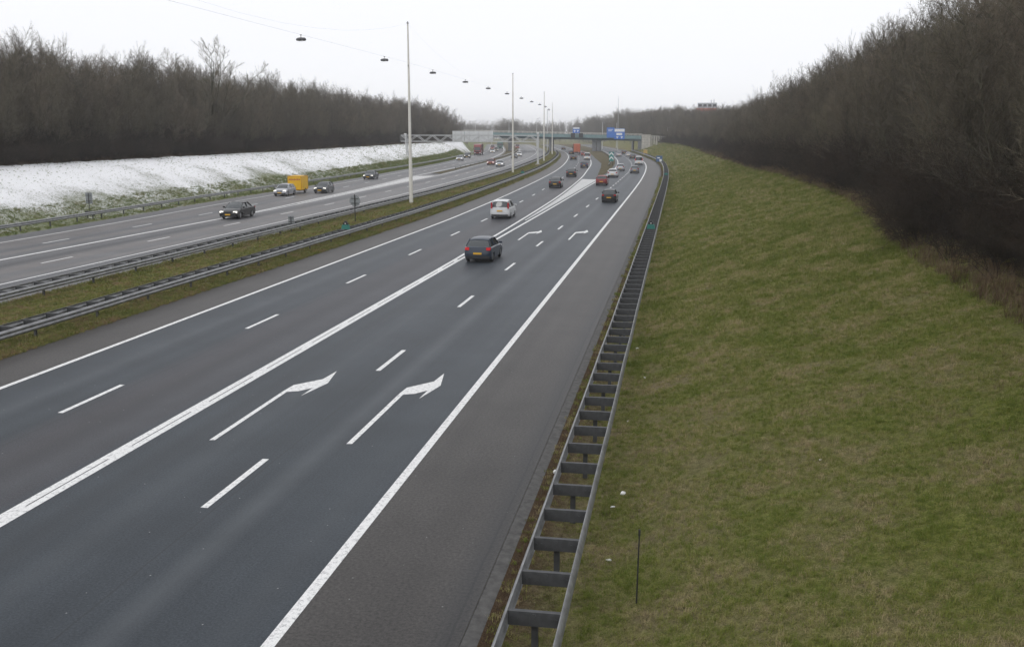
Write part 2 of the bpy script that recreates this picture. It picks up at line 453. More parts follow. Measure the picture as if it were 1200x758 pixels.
RRE = curve([(-60, -5.9), (120, -5.9), (153, -6.0), (181, -6.3), (212, -6.95), (241, -8.0), (267, -9.6), (296, -12.0), (368, -19.1), (430, -26.5), (520, -39), (700, -69)])
MLE = curve([(-60, -20.1), (80, -20.1), (100, -20.45), (125, -21.2), (180, -23.6), (199, -24.7), (235, -27.4), (280, -31.5), (321, -35.8), (364, -41.3), (391, -45.2), (518, -66), (700, -99)])
MRE = curve([(-60, -13.285), (50, -13.285), (66, -13.42), (105, -14.05), (120, -14.45), (145, -15.4), (169, -16.5), (196, -18.2), (236, -20.9), (259, -22.9), (290, -25.9), (364, -34.3), (391, -38.2), (518, -59), (700, -92)])
RLE = curve([(-60, -13.045), (50, -13.045), (66, -12.95), (104, -12.85), (171, -12.85), (190, -12.95), (215, -13.7), (241, -14.8), (266, -16.3), (295, -18.6), (368, -26), (430, -33.6), (520, -46.2), (700, -76)])
LLE = curve([(-60, -33.95), (110, -34.1), (140, -34.9), (175, -36.2), (230, -39.8), (289, -44.6), (339, -49.8), (391, -56.5), (518, -78), (700, -112)])
LTR = curve([(-60, -40.4), (89, -40.4), (132, -41.6), (150, -42.2), (172, -42.9), (222, -46.7), (289, -51.6), (339, -56.8), (391, -63.5), (518, -85), (700, -119)])
LTL = curve([(-60, -40.6), (82, -40.6), (110, -41.9), (138, -43.8), (163, -46.0), (173, -46.7), (223, -49.6), (289, -55.8), (339, -62.2), (391, -70), (518, -93), (700, -128)])
LOE = curve([(-60, -46.5), (61, -47), (80, -47.8), (101, -49.2), (139, -50.7), (153, -51.3), (186, -53.6), (223, -56.2), (257, -59.3), (289, -62.8), (339, -69.2), (391, -77), (518, -100), (700, -135)])
D1 = lambda y: (MLE(y) + MRE(y)) / 2
D2 = lambda y: (RLE(y) + RRE(y)) / 2
LD1 = lambda y: (LOE(y) + LTL(y)) / 2
LD2 = lambda y: (LTR(y) + LLE(y)) / 2
off = lambda f, d: (lambda y: f(y) + d)
A_R = off(RRE, 2.85)         # seam of the right shoulder
A_RS = off(RRE, 3.18)        # outside of the edge strip
G_R0, G_R1 = off(RRE, 3.62), off(RRE, 4.42)
A_L = off(MLE, -2.65)        # left edge of the near carriageway
G_M0, G_M1 = off(MLE, -3.2), off(MLE, -4.0)
A_O0 = off(LLE, 3.95)        # opposite carriageway, median side
G_O0, G_O1 = off(LLE, 5.1), off(LLE, 4.3)
A_O1 = off(LOE, -2.55)
G_L = off(LOE, -3.4)
W_R = curve([(-60, 9.5), (20, 9.6), (40, 9.9), (52, 10.9), (70, 11.6), (96, 11.3), (128, 10.1), (200, 8.6), (260, 6.3), (320, 2.2), (390, -5), (430, -10), (520, -22), (700, -50)])   # edge of the right wood
W_L = lambda y: G_L(y) - (15.0 - 9.0 * sm(270, 375, y))

def sm(a, b, x):
    t = min(1, max(0, (x - a) / (b - a))); return t * t * (3 - 2 * t)
def nz(x, y, s, k=0.0): return noise.noise(Vector((x * s, y * s, k)))
def z_right(x, y):
    a = A_RS(y)
    d = x - a - 1.3
    w = W_R(y) - a - 1.3
    if d < 0:
        z = 0.0 - 0.12 * sm(0.0, 0.6, x - a) + 0.03 * sm(0.5, 1.3, x - a)
    else:
        z = -0.09 + d * 0.30 if d < w else -0.09 + w * 0.30 + min(d - w, 13) * 0.24
        z -= 0.35 * math.exp(-(d / 1.4) ** 2) * (1 - math.exp(-(d / 0.5) ** 2)) * 0.5
    amp = sm(0.3, 1.5, x - a)
    z += amp * (0.10 * nz(x, y, 0.35) + 0.045 * nz(x, y, 1.3, 3) + 0.02 * nz(x, y, 3.5, 5))
    o = x - W_R(y) - 45
    if o > 0: z = max(-0.75, z - o * 0.6)
    return z
def z_median(x, y):
    a, b = A_L(y), A_O0(y)
    t = min(1, max(0, (a - x) / (a - b)))
    e = min(a - x, x - b)
    return 0.10 * math.sin(math.pi * t) + sm(0, 0.5, e) * 0.03 + sm(0.1, 0.6, e) * (0.05 * nz(x, y, 0.8) + 0.03 * nz(x, y, 2.6))
def z_left(x, y):
    a = A_O1(y)
    d = a - x - 1.7
    w = a - W_L(y) - 1.7
    if d < 0: z = 0.02 * sm(0, 0.5, a - x)
    elif d < w: z = 0.02 + 4.35 * (sm(-0.45, 1.12, d / w) - sm(-0.45, 1.12, 0)) / (sm(-0.45, 1.12, 1) - sm(-0.45, 1.12, 0))
    else: z = 4.37 + min(d - w, 14) * 0.12
    z *= 1 - sm(384, 397, y) if y < 408 else sm(420, 440, y)
    amp = sm(0.2, 1.5, a - x)
    z += amp * (0.12 * nz(x, y, 0.3) + 0.07 * nz(x, y, 1.1, 3) + 0.03 * nz(x, y, 3.0, 4))
    o = W_L(y) - 60 - x
    if o > 0: z = max(-0.75, z - o * 0.6)
    return z

# ------------------------------------------------------------------ ribbons
def ysamples(y0, y1, near=1.0, far=6.0):
    ys = [y0]; 
    while ys[-1] < y1:
        y = ys[-1]
        ys.append(min(y1, y + near + (far - near) * sm(40, 260, y)))
    return ys
def ribbon(name, cols, ys, zf, mat, parent=None, canon=None, u_of=None):
    """strip between functions of Y. cols = list of X(Y); zf(x, y) height"""
    V, UV, Fc = [], [], []
    n = len(cols)
    for y in ys:
        for j, c in enumerate(cols):
            x = c(y)
            V.append((x, y, zf(x, y) if callable(zf) else zf))
            UV.append(((canon[j] if canon else (u_of(x, y) if u_of else x)), y))
    for i in range(len(ys) - 1):
        for j in range(n - 1):
            a = i * n + j
            Fc.append((a, a + 1, a + n + 1, a + n))
    me = mesh_np(name, V, Fc, False, UV)
    me.shade_smooth()
    return obj(name, me, mat, parent)
def between(a, b, n): return [(lambda y, t=i / n: a(y) + (b(y) - a(y)) * t) for i in range(n + 1)]

# base sheet to the far trees
bm = MB(); bm.add([(-900, -55, -0.6), (650, -55, -0.6), (650, 1380, -0.6), (-900, 1380, -0.6)], [(0, 1, 2, 3)])
tag(bm.build('ground', M_ground), 'wide meadow ground under the banks and road', None, kind='structure')

YR = ysamples(-20, 640, 2.0, 6.0)
road = ribbon('road', [A_L, off(MLE, 0.0), MRE, RLE, off(RRE, 0.05)], YR, 0.0, M_lane, canon=[-22.75, -20.1, -13.3, -13.0, -5.85])
tag(road, kind='structure')
sh = ribbon('road_shoulder', [off(RRE, 0.05), A_R], YR, 0.0, M_shoulder, canon=[-5.85, -3.05])
tag(sh, kind='structure')
sh2 = ribbon('road_shoulder', [off(A_L, -0.12), off(MLE, -0.06)], YR, lambda x, y: 0.004, M_shoulder, canon=[2.75, 5.4])
tag(sh2, kind='structure')
est = ribbon('road_edge_strip', [A_R, lambda y: A_R(y) + 0.16 + 0.03 * nz(0, y, 0.9), lambda y: A_RS(y) + 0.07 * nz(3, y, 0.6)], ysamples(-20, 300, 0.5, 4.0), lambda x, y: -0.012 - 0.03 * sm(0, 0.35, x - A_R(y)), M_edge)
tag(est, kind='structure')
road2 = ribbon('road', [A_O1, LOE, LTL, LTR, LLE, A_O0], YR, 0.0, M_lane_far, canon=[-49.5, -47, -40.6, -40.4, -33.95, -30])
tag(road2, kind='structure')

# verges, median and banks
cols = [(lambda y, d=d: A_RS(y) - 0.06 + d) for d in [0, 0.2, 0.45, 0.8, 1.2, 1.6] + [2.0 + 0.42 * k for k in range(24)]]
cols += [(lambda y, d=d: A_RS(y) + d) for d in (13, 14.5, 16.5, 19, 22, 26, 32, 40, 60, 80)]
bank_r = ribbon('grass_bank', cols, ysamples(-20, 640, 0.45, 6.0), z_right, M_grass_r, u_of=lambda x, y: x - A_RS(y))
tag(bank_r, kind='structure')
cols = [(lambda y, t=t: A_L(y) + 0.05 + (A_O0(y) - A_L(y) - 0.1) * t) for t in [0, 0.03, 0.07] + [0.1 + 0.8 * k / 14 for k in range(15)] + [0.94, 1.0]]
median = ribbon('grass_median', cols, ysamples(-20, 400, 0.7, 6.0), z_median, M_grass_m)
tag(median, kind='structure')
cols = [(lambda y, d=d: A_O1(y) + 0.05 - d) for d in [0, 0.3, 0.7, 1.2, 1.7] + [2.2 + 0.6 * k for k in range(28)] + [20, 22, 25, 30, 40, 60, 90]]
bank_l = ribbon('snow_bank', cols, ysamples(-20, 640, 1.0, 5.0), z_left, M_snow, u_of=lambda x, y: (A_O1(y) - 1.0 - x) * 15.0 / (G_L(y) - W_L(y)))
tag(bank_l, kind='structure')
# floor of the woods: dead leaves, laid on the banks
lit = ribbon('wood_floor', [(lambda y, d=d: W_R(y) - 0.5 + 0.5 * nz(2, y, 0.6) + 0.35 * nz(5, y, 1.9) + d) for d in [0, 0.8, 2, 4, 7, 11, 16, 22, 30, 40]], ysamples(-20, 640, 0.7, 6.0),
             lambda x, y: z_right(x, y) - 0.05 + 0.08 * sm(W_R(y) - 0.6, W_R(y) + 1.2, x), M_leaf_litter)
tag(lit, kind='structure')
# grass islands in the two forks
def island(name, fa, fb, y0, y1, mat):
    ys = ysamples(y0, y1, 3, 6)
    def edge(f, g, d):
        return lambda y: f(y) + (g(y) - f(y)) * min(0.5, d / max(0.01, abs(g(y) - f(y)))) 
    cols = [edge(fa, fb, 0.0), edge(fa, fb, 0.3), lambda y: fa(y) * 0.6 + fb(y) * 0.4, lambda y: fa(y) * 0.4 + fb(y) * 0.6, edge(fb, fa, 0.3), edge(fb, fa, 0.0)]
    V, Fc = [], []
    for y in ys:
        for j, c in enumerate(cols):
            x = c(y); V.append((x, y, (0.006 if j in (0, 5) else 0.05 + 0.07 * (j in (2, 3)) + 0.04 * nz(x, y, 0.7))))
    for i in range(len(ys) - 1):
        for j in range(5):
            a = i * 6 + j; Fc.append((a, a + 1, a + 7, a + 6))
    return tag(obj(name, mesh_np(name, V, Fc, True), mat), kind='structure')
isl_l = lambda y: MRE(y) + 2.5 + 0.3 * nz(1, y, 0.1) - 0.9 * sm(240, 300, y)
isl_r = lambda y: RLE(y) - 0.75
yI = 176.0
while isl_r(yI) - isl_l(yI) < 0.1: yI += 1
island('grass_island', isl_l, isl_r, yI, 640, M_island)
il_l = lambda y: LTL(y) + 0.9
il_r = lambda y: LTR(y) - 0.9
yJ = 180.0
while il_r(yJ) - il_l(yJ) < 0.1: yJ += 1
island('grass_island', il_l, il_r, yJ, 640, M_island)

# ------------------------------------------------------------------ painted markings (each its own piece, children of its road)
def stripe(name, f, y0, y1, w, parent, z=0.005, step=4.0):
    ys = ysamples(y0, y1, min(step, y1 - y0), 5.0)
    V, Fc = [], []
    for y in ys:
        d = (f(y + 0.5) - f(y - 0.5)); k = math.sqrt(1 + d * d)
        V += [(f(y) - w * k / 2, y, z), (f(y) + w * k / 2, y, z)]
    Fc = [(2 * i, 2 * i + 1, 2 * i + 3, 2 * i + 2) for i in range(len(ys) - 1)]
    return obj(name, mesh_np(name, V, Fc), M_paint, parent)
stripe('edge_line', RRE, -15, 620, 0.21, road)
stripe('edge_line', MLE, -15, 620, 0.20, road, z=0.010)
stripe('edge_line', MRE, -15, 620, 0.205, road)
stripe('edge_line', RLE, -15, 620, 0.205, road)
for k in range(40):                                     # short infills between the twin lines
    y = 3.9 + k * 4.05
    if y > 62: break
    stripe('line_infill', lambda q: (MRE(q) + RLE(q)) / 2, y, y + 1.05, 0.10, road, z=0.008)
for f, par in ((D1, road), (D2, road), (LD1, road2), (LD2, road2)):
    y0 = {D1: 23.5, D2: 17.7, LD1: 61.6 - 48, LD2: 52.0 - 36}[f] - 12
    for k in range(36):
        ya = y0 + 11.95 * k
        if ya > 420: break
        if f is D2 and ya > 128:                        # short blocks ahead of the fork
            for q in (0, 6): stripe('lane_dash', f, ya + q, ya + q + 2.2, 0.2, par)
        else: stripe('lane_dash', f, ya, ya + 3.1, 0.16, par)
stripe('edge_line', LOE, 10, 620, 0.16, road2)
stripe('edge_line', LLE, 10, 620, 0.16, road2)
stripe('edge_line', LTL, 10, 620, 0.28, road2)
stripe('edge_line', LTR, 88, 620, 0.2, road2)
def gore(fa, fb, y0, y1, parent, period, duty, slant):
    k = 0
    y = y0
    while y < y1:
        gap = fb(y) - fa(y)
        g0, g1 = 0.34, 0.34
        if gap > g0 + g1 + 0.1:
            xa, xb = fa(y) + g0, fb(y) - g1
            sl = slant * (xb - xa)
            ym = min(y1 + 0.0, y + period * duty)
            V = [(xa, y, 0.005), (xb, y + sl, 0.005), (fb(ym + sl) - g1, ym + sl, 0.005), (fa(ym) + g0, ym, 0.005)]
            obj('hatch_stripe', mesh_np('hatch_stripe', V, [(0, 1, 2, 3)]), M_paint, parent)
        y += period
gore(MRE, RLE, 84, 163, road, 1.15, 0.72, -0.5)
gore(LTL, LTR, 96, 170, road2, 1.25, 0.74, 0.5)
# bent lane arrows
apx = [(180, 541), (207, 541), (543, 316), (600, 312), (665, 297), (608, 335), (735, 275), (777, 219), (712, 256), (575, 284), (530, 310)]
apts = [gp(200 + x / 3.99, 380 + y / 3.99) for x, y in apx]
def arrow(dx, dy):
    pts = [(p.x + dx, p.y + dy, 0.005) for p in apts]
    obj('lane_arrow', mesh_np('lane_arrow', pts, [tuple(range(len(pts)))]), M_paint, road)
a0 = gp(245.8, 515.5)
arrow(0, 0)
b0 = gp(406.5, 520); arrow(b0.x - a0.x, b0.y - a0.y)
for px, py in ((606.5, 281.3), (665.5, 281.0)):
    b0 = gp(px, py); arrow(b0.x - a0.x, b0.y - a0.y)

# ------------------------------------------------------------------ crash barriers
RAILP = [(0.0, 0.76), (0.03, 0.742), (0.056, 0.685), (0.046, 0.64), (0.008, 0.605), (0.046, 0.57), (0.056, 0.525), (0.03, 0.47), (0.0, 0.45)]
def rail_mesh(name, f, y0, y1, side, dz=0.0):
    prof = [(a * side, b) for a, b in RAILP]
    prof += [((a - 0.008) * side, b - 0.004) for a, b in RAILP[::-1]]
    n = len(prof)
    ys = ysamples(y0, y1, 1.3, 4.0)
    V, Fc = [], []
    for y in ys:
        wob = 0.012 * nz(1.7 * side, y, 0.22) ; wz = 0.012 * nz(4.2, y, 0.17, side)
        for a, b in prof: V.append((f(y) + a + wob, y, b + dz + wz))
    for i in range(len(ys) - 1):
        for j in range(n):
            a, b = i * n + j, i * n + (j + 1) % n
            Fc.append((a, b, b + n, a + n) if side > 0 else (a, a + n, b + n, b))
    return mesh_np(name, V, Fc, True)
sp_mb = MB()                                            # a spacer: a channel with a folded top
def spacer_mesh(w):
    m = MB()
    m.box((0, 0.0, 0.63), (w, 0.012, 0.20)); m.box((0, 0.034, 0.736), (w, 0.08, 0.012)); m.box((0, 0.03, 0.524), (w, 0.07, 0.012))
    for x in (-w / 2 + 0.05, -w / 2 + 0.13, w / 2 - 0.05, w / 2 - 0.13): m.box((x, -0.012, 0.64), (0.028, 0.016, 0.028))
    m.box((0, -0.012, 0.70), (0.05, 0.012, 0.03))
    return m.mesh('spacer')
def post_mesh(w=0.1):
    m = MB()
    m.box((0, 0.07, 0.22), (0.10, 0.01, 0.62)); m.box((-0.045, 0.10, 0.22), (0.01, 0.05, 0.62)); m.box((0.045, 0.10, 0.22), (0.01, 0.05, 0.62))
    return m.mesh('post')
SPM, PSM = spacer_mesh(0.78), post_mesh()
def barrier(label, fa, fb, y0, y1, pitch, part_to, zg, post_every=2, phase=0.0):
    root = empty('crash_barrier', (fa(y0), y0, 0))
    inv = -root.location
    def ch(o):
        o.matrix_parent_inverse = Matrix.Translation(inv); return o
    tag(root, label, 'crash barrier')
    side = -1 if fb(y0) > fa(y0) else 1
    ch(obj('rail', rail_mesh('rail', fa, y0, y1, side), M_galv, root))
    ch(obj('rail', rail_mesh('rail', fb, y0, y1, -side), M_galv, root))
    far_s, far_p = MB(), MB()
    k = 0
    y = y0 + phase
    while y < y1 - 0.5:
        xm = (fa(y) + fb(y)) / 2
        sl = -(fa(y + 1) - fa(y - 1)) / 2
        if y < part_to:
            o = ch(obj('spacer', SPM, M_galv_d, root, (xm, y, 0), 0)); o.rotation_euler.z = -math.atan(-sl)
            if k % post_every == 0:
                ch(obj('post', PSM, M_galv_d, root, (xm, y, 0)))
        else:
            far_s.box((xm, y, 0.66), (0.76, 0.09, 0.17))
            if k % post_every == 0: far_p.box((xm, y + 0.1, 0.25), (0.1, 0.08, 0.7))
        y += pitch; k += 1
    if far_s.v:
        tag(ch(far_s.build('spacer_row', M_galv_d, root)), kind='stuff')
        if far_p.v: tag(ch(far_p.build('post_row', M_galv_d, root)), kind='stuff')
    return root
barrier('double sided steel crash barrier between right shoulder and grass bank', G_R0, G_R1, -8, 400, 1.32, 180, 0, 2, -0.14 + 1.32 * 2)
barrier('double steel crash barrier along the median beside the near carriageway', G_M0, G_M1, 8, 392, 1.333, 130, 0, 3, 0.2)
barrier('double steel crash barrier along the median beside the opposite carriageway', G_O0, G_O1, 12, 392, 1.333, 130, 0, 3, 0.7)
def single_barrier(label, f, y0, y1, side):
    root = empty('crash_barrier', (f(y0), y0, 0)); inv = Matrix.Translation(-root.location)
    tag(root, label, 'crash barrier')
    o = obj('rail', rail_mesh('rail', f, y0, y1, side), M_galv, root); o.matrix_parent_inverse = inv
    y = y0 + 0.4
    while y < y1:
        o = obj('post', PSM, M_galv_d, root, (f(y) - side * 0.06, y - 0.08, 0)); o.matrix_parent_inverse = inv
        y += 4.0 if y < 180 else 8.0
    return root
single_barrier('single steel crash barrier at the foot of the snowy bank', G_L, 20, 385, 1)
single_barrier('low steel crash barrier on the grass fork of the opposite carriageway', lambda y: (LTR(y) - 1.1), 200, 395, 1)
single_barrier('low steel crash barrier on the fork between main road and slip road', lambda y: isl_r(y) - 1.0, 222, 398, 1)

# ------------------------------------------------------------------ cars
CARS = {
 'hatch': dict(L=3.95, W=1.66, H=1.42, wb=2.5, r=0.31, cowl=0.98, rf=0.28, rr=-1.45, rb=-1.86, bf=0.92, br=0.98, hood=0.77),
 'sedan': dict(L=4.45, W=1.75, H=1.44, wb=2.65, r=0.31, cowl=1.02, rf=0.25, rr=-0.95, rb=-1.60, bf=0.93, br=0.99, hood=0.76),
 'mpv':   dict(L=4.2, W=1.78, H=1.64, wb=2.6, r=0.32, cowl=1.22, rf=0.38, rr=-1.72, rb=-2.0, bf=1.02, br=1.06, hood=0.88),
 'van':   dict(L=4.8, W=1.9, H=2.05, wb=2.9, r=0.34, cowl=1.62, rf=1.0, rr=-2.28, rb=-2.34, bf=1.15, br=1.18, hood=0.98),
}
TS = [-1, -0.975, -0.9, -0.7, -0.35, 0, 0.35, 0.7, 0.9, 0.975, 1]
def loft(outline, warp):
    n = len(outline); V, Fc = [], []
    for t in TS:
        for (y, z) in outline: V.append(warp(t, y, z))
    for i in range(len(TS) - 1):
        for j in range(n):
            a, b = i * n + j, i * n + (j + 1) % n
            Fc.append((a, b, b + n, a + n))
    Fc.append(tuple(range(n))[::-1]); Fc.append(tuple(range((len(TS) - 1) * n, len(TS) * n)))
    return V, Fc
CM = {}
def car_meshes(kind):
    if kind in CM: return CM[kind]
    s = CARS[kind]; L, W, Hh, r = s['L'], s['W'], s['H'], s['r']
    fa, ra = s['wb'] / 2 + 0.02, -s['wb'] / 2 + 0.02
    zb, R = 0.2, r + 0.055
    a0 = math.asin((zb - r) / R)
    out = [(L / 2 - 0.14, zb)]
    for ax in (fa, ra):
        out += [(ax + R * math.cos(a0 + (math.pi - 2 * a0) * k / 9), r + R * math.sin(a0 + (math.pi - 2 * a0) * k / 9)) for k in range(10)]
    out += [(-L / 2 + 0.16, zb), (-L / 2 + 0.03, 0.30), (-L / 2 - 0.0, 0.52), (-L / 2 + 0.02, 0.60), (-L / 2 + 0.05, 0.82), (-L / 2 + 0.10, s['br'] - 0.03), (-L / 2 + 0.17, s['br'])]
    out += [(s['rb'] + 0.1, s['br'] + 0.01), (0, (s['br'] + s['bf']) / 2 + 0.0), (s['cowl'], s['bf']), ((s['cowl'] + L / 2) / 2, (s['bf'] + s['hood']) / 2 + 0.03), (L / 2 - 0.28, s['hood']), (L / 2 - 0.09, s['hood'] - 0.1), (L / 2 - 0.02, 0.56), (L / 2, 0.46), (L / 2 - 0.02, 0.30)]
    def warp(t, y, z):
        a = abs(t)
        yy = y * (1 - 0.03 * a ** 2 - 0.06 * a ** 6)
        zz = z - (0.03 * a * a + 0.09 * max(0, (a - 0.72) / 0.28) ** 2 if z > 0.62 else 0)
        sx = (1 - 0.05 * max(0, (0.45 - z) / 0.25)) * (1 - 0.035 * max(0, (z - 0.62) / 0.4)) * (1 - 0.02 * max(0, abs(y) / (L / 2) - 0.55))
        return (t * W / 2 * sx, yy, zz)
    V, Fc = loft(out[::-1], warp)
    m = {}
    m['body'] = mesh_np('body', V, Fc, True)
    gout = [(s['cowl'] + 0.06, s['bf'] - 0.05), ((s['cowl'] + s['rf']) / 2 + 0.03, (s['bf'] + Hh) / 2 + 0.02), (s['rf'], Hh - 0.045), ((s['rf'] + s['rr']) / 2 + 0.2, Hh), (s['rr'], Hh - 0.05), ((s['rr'] + s['rb']) / 2 - 0.02, (s['br'] + Hh) / 2), (s['rb'], s['br'] - 0.06)]
    zlo = s['bf'] - 0.05
    def hw(z): return (W / 2 - 0.085) + (-0.21) * min(1, max(0, (z - zlo) / (Hh - zlo)))
    def gwarp(t, y, z):
        a = abs(t)
        return (t * hw(z), y * (1 - 0.06 * a ** 2.5), z - 0.05 * a ** 3 * (z > s['br'] + 0.2))
    V, Fc = loft(gout, gwarp)
    m['window_glass'] = mesh_np('window_glass', V, Fc, True)
    # roof skin and pillars in body colour
    rout = [(s['rf'] + 0.03, Hh - 0.05), (s['rf'] - 0.02, Hh - 0.022), ((s['rf'] + s['rr']) / 2 + 0.2, Hh + 0.016), (s['rr'] + 0.02, Hh - 0.03), (s['rr'] - 0.07, Hh - 0.085), (s['rr'], Hh - 0.10), (s['rf'] - 0.1, Hh - 0.10)]
    def rwarp(t, y, z):
        a = abs(t)
        return (t * (hw(Hh) + 0.035), y * (1 - 0.045 * a ** 2.5), z - 0.065 * a ** 3)
    V, Fc = loft(rout, rwarp)
    rm = MB(); rm.add(V, Fc)
    for sx in (-1, 1):
        def pt(y, z, o=0.012): return Vector((sx * (hw(z) + o), y, z))
        rm.beam(pt(s['cowl'] * 0.94 + 0.02, s['bf'] - 0.03, 0.0), pt(s['rf'] * 0.94, Hh - 0.09, 0.0), 0.06, 0.05)
        rm.beam(pt(s['rb'] * 0.94 + 0.13, s['br'] - 0.05, -0.005), pt(s['rr'] * 0.94 + 0.13, Hh - 0.11, -0.005), 0.045, 0.19 if kind != 'sedan' else 0.14)
        ym = (s['rf'] + s['rr']) / 2 + 0.08
        rm.beam(pt(ym - 0.05, s['br'] - 0.04), pt(ym - 0.08, Hh - 0.08), 0.03, 0.09)
        if kind == 'van':
            q = [pt(ym - 0.02, s['br'] - 0.05), pt(s['rr'] + 0.1, s['br'] - 0.05), pt(s['rr'] + 0.1, Hh - 0.09), pt(ym - 0.05, Hh - 0.09)]
            rm.poly(q, (sx, 0, 0), 0.02)
    m['roof'] = rm.mesh('roof', True)
    # wheels
    w = MB()
    n = 18; prof = [(-0.09, r * 0.66), (-0.095, r * 0.9), (-0.06, r), (0.06, r), (0.095, r * 0.9), (0.09, r * 0.66)]
    V = [(a, rr * math.cos(2 * math.pi * i / n), rr * math.sin(2 * math.pi * i / n)) for i in range(n) for a, rr in prof]
    k = len(prof)
    w.add(V, [(i * k + j, i * k + j + 1, ((i + 1) % n) * k + j + 1, ((i + 1) % n) * k + j) for i in range(n) for j in range(k - 1)])
    m['wheel'] = w.mesh('wheel', True)
    rim = MB(); rim.tube((-0.07, 0, 0), (0.07, 0, 0), r * 0.67, n=18)
    for i in range(5):
        a = 2 * math.pi * i / 5
        for sx in (-1, 1): rim.box((sx * 0.075, r * 0.36 * math.cos(a), r * 0.36 * math.sin(a)), (0.02, 0.05, 0.05))
    m['rim'] = rim.mesh('rim')
    lt = MB()
    if kind in ('mpv', 'van'): lt.box((0, 0, 0), (0.14, 0.07, 0.52))
    else: lt.box((0, 0, 0), (0.24, 0.10, 0.16)); lt.box((0.03, 0.06, 0.02), (0.20, 0.16, 0.12))
    m['tail_light'] = lt.mesh('tail_light')
    hl = MB(); hl.box((0, 0, 0), (0.34, 0.12, 0.15)); hl.box((0, -0.08, 0.03), (0.30, 0.14, 0.10))
    m['headlight'] = hl.mesh('headlight')
    pl = MB(); pl.box((0, 0, 0), (0.50, 0.02, 0.11)); m['number_plate'] = pl.mesh('number_plate')
    mr = MB(); mr.box((0, 0, 0), (0.19, 0.09, 0.13)); mr.box((0.0, 0.04, -0.02), (0.15, 0.06, 0.1)); m['mirror'] = mr.mesh('mirror')
    bp = MB(); bp.box((0, 0, 0), (W * 0.84, 0.10, 0.13)); m['bumper'] = bp.mesh('bumper')
    gr = MB(); gr.box((0, 0, 0), (W * 0.42, 0.05, 0.13)); [gr.box((0, 0.03, -0.04 + 0.04 * k), (W * 0.40, 0.02, 0.012)) for k in range(3)]; m['grille'] = gr.mesh('grille')
    sk = MB(); sk.box((0, 0, 0.24), (W * 0.86, L * 0.80, 0.10)); m['underbody'] = sk.mesh('underbody')
    CM[kind] = m
    return m
def car(kind, pnt, mat, label, group, cat='car', facing=1, brake=False, lights=False, detail=True, name='car', dark_bumper=True):
    s = CARS[kind]; m = car_meshes(kind)
    p, rz = pnt
    c = empty(name, (p[0], p[1], 0.0055), rz)
    tag(c, label, cat, group)
    obj('body', m['body'], mat, c); obj('window_glass', m['window_glass'], M_glass, c); obj('roof', m['roof'], mat, c)
    obj('underbody', m['underbody'], M_black, c)
    fa, ra = s['wb'] / 2 + 0.02, -s['wb'] / 2 + 0.02
    for y in (fa, ra):
        for sx in (-1, 1):
            w = obj('wheel', m['wheel'], M_rubber, c, (sx * (s['W'] / 2 - 0.115), y, s['r']))
            obj('rim', m['rim'], M_rim, w)
    L, W = s['L'], s['W']
    for sx in (-1, 1):
        if kind in ('mpv', 'van'):
            o = obj('tail_light', m['tail_light'], M_red_l if brake else M_red_off, c, (sx * (W / 2 - 0.135), -L / 2 * 0.985 + 0.13, s['br'] + 0.12))
        else:
            o = obj('tail_light', m['tail_light'], M_red_l if brake else M_red_off, c, (sx * (W / 2 - 0.19), -L / 2 + 0.12, 0.83)); o.scale.x = sx
        o = obj('headlight', m['headlight'], M_head_on if lights else M_head, c, (sx * (W / 2 - 0.24), L / 2 - 0.19, s['hood'] - 0.13)); o.rotation_euler.z = -sx * 0.18
        o = obj('mirror', m['mirror'], mat, c, (sx * (W / 2 + 0.07), s['cowl'] - 0.22, s['bf'] + 0.06))
    obj('number_plate', m['number_plate'], M_plate, c, (0, -L / 2 - 0.012, 0.56 if kind != 'mpv' else 0.72))
    obj('number_plate', m['number_plate'], M_plate, c, (0, L / 2 + 0.012, 0.42))
    if dark_bumper: obj('bumper', m['bumper'], M_black, c, (0, -L / 2 + 0.045, 0.33))
    obj('bumper', m['bumper'], M_black, c, (0, L / 2 - 0.06, 0.29))
    obj('grille', m['grille'], M_black, c, (0, L / 2 - 0.045, 0.60))
    return c
def on_road(px, py, f, length, facing):
    """near-face pixel on the road -> centre and heading of the vehicle; f gives the direction of the lane"""
    g = gp(px, py)
    s = (f(g.y + 3) - f(g.y - 3)) / 6
    t = Vector((s, 1)).normalized()
    c = Vector((g.x, g.y)) + t * (length / 2)
    a = math.atan2(-t.x, t.y)
    return (c, a if facing > 0 else a + math.pi)
def put(kind, px, py, f, facing, mat, label, group, **kw):
    return car(kind, on_road(px, py, f, CARS[kind]['L'], facing), mat, label, group, facing=facing, **kw)
GN_, GS_, GO_ = 'cars on the near carriageway', 'cars on the slip road', 'cars on the opposite carriageway'
put('hatch', 559.5, 308.3, D2, 1, P['blue'], 'dark blue-grey hatchback with lit red tail lights, nearest car going away', GN_, brake=True)
put('mpv', 585.5, 256.8, D1, 1, P['white'], 'white tall hatchback with upright red tail lights behind the blue car', GN_)
put('sedan', 650, 220.6, D1, 1, P['black'], 'dark saloon ahead of the white tall hatchback, first of the dark cars', GN_)
put('sedan', 669, 207.6, D1, 1, P['black'], 'dark saloon second ahead of the white tall hatchback', GN_)
put('hatch', 684.5, 197, D1, 1, P['navy'], 'dark blue hatchback by the bend in the white fork line', GN_)
put('van', 688, 187.6, D1, 1, P['white'], 'white van on the main road just before the bridge', GN_, cat='van', name='van')
put('sedan', 672, 187.8, D1, 1, P['black'], 'dark car left of the white van before the bridge', GN_)
put('hatch', 669.3, 181.3, D1, 1, P['grey'], 'small dark car left of the orange lorry', GN_)
put('hatch', 684, 183, D1, 1, P['red'], 'small red car just behind the orange lorry', GN_, brake=True)
put('sedan', 660.5, 176, D1, 1, P['black'], 'tiny dark car under the bridge left of the orange lorry', GN_)
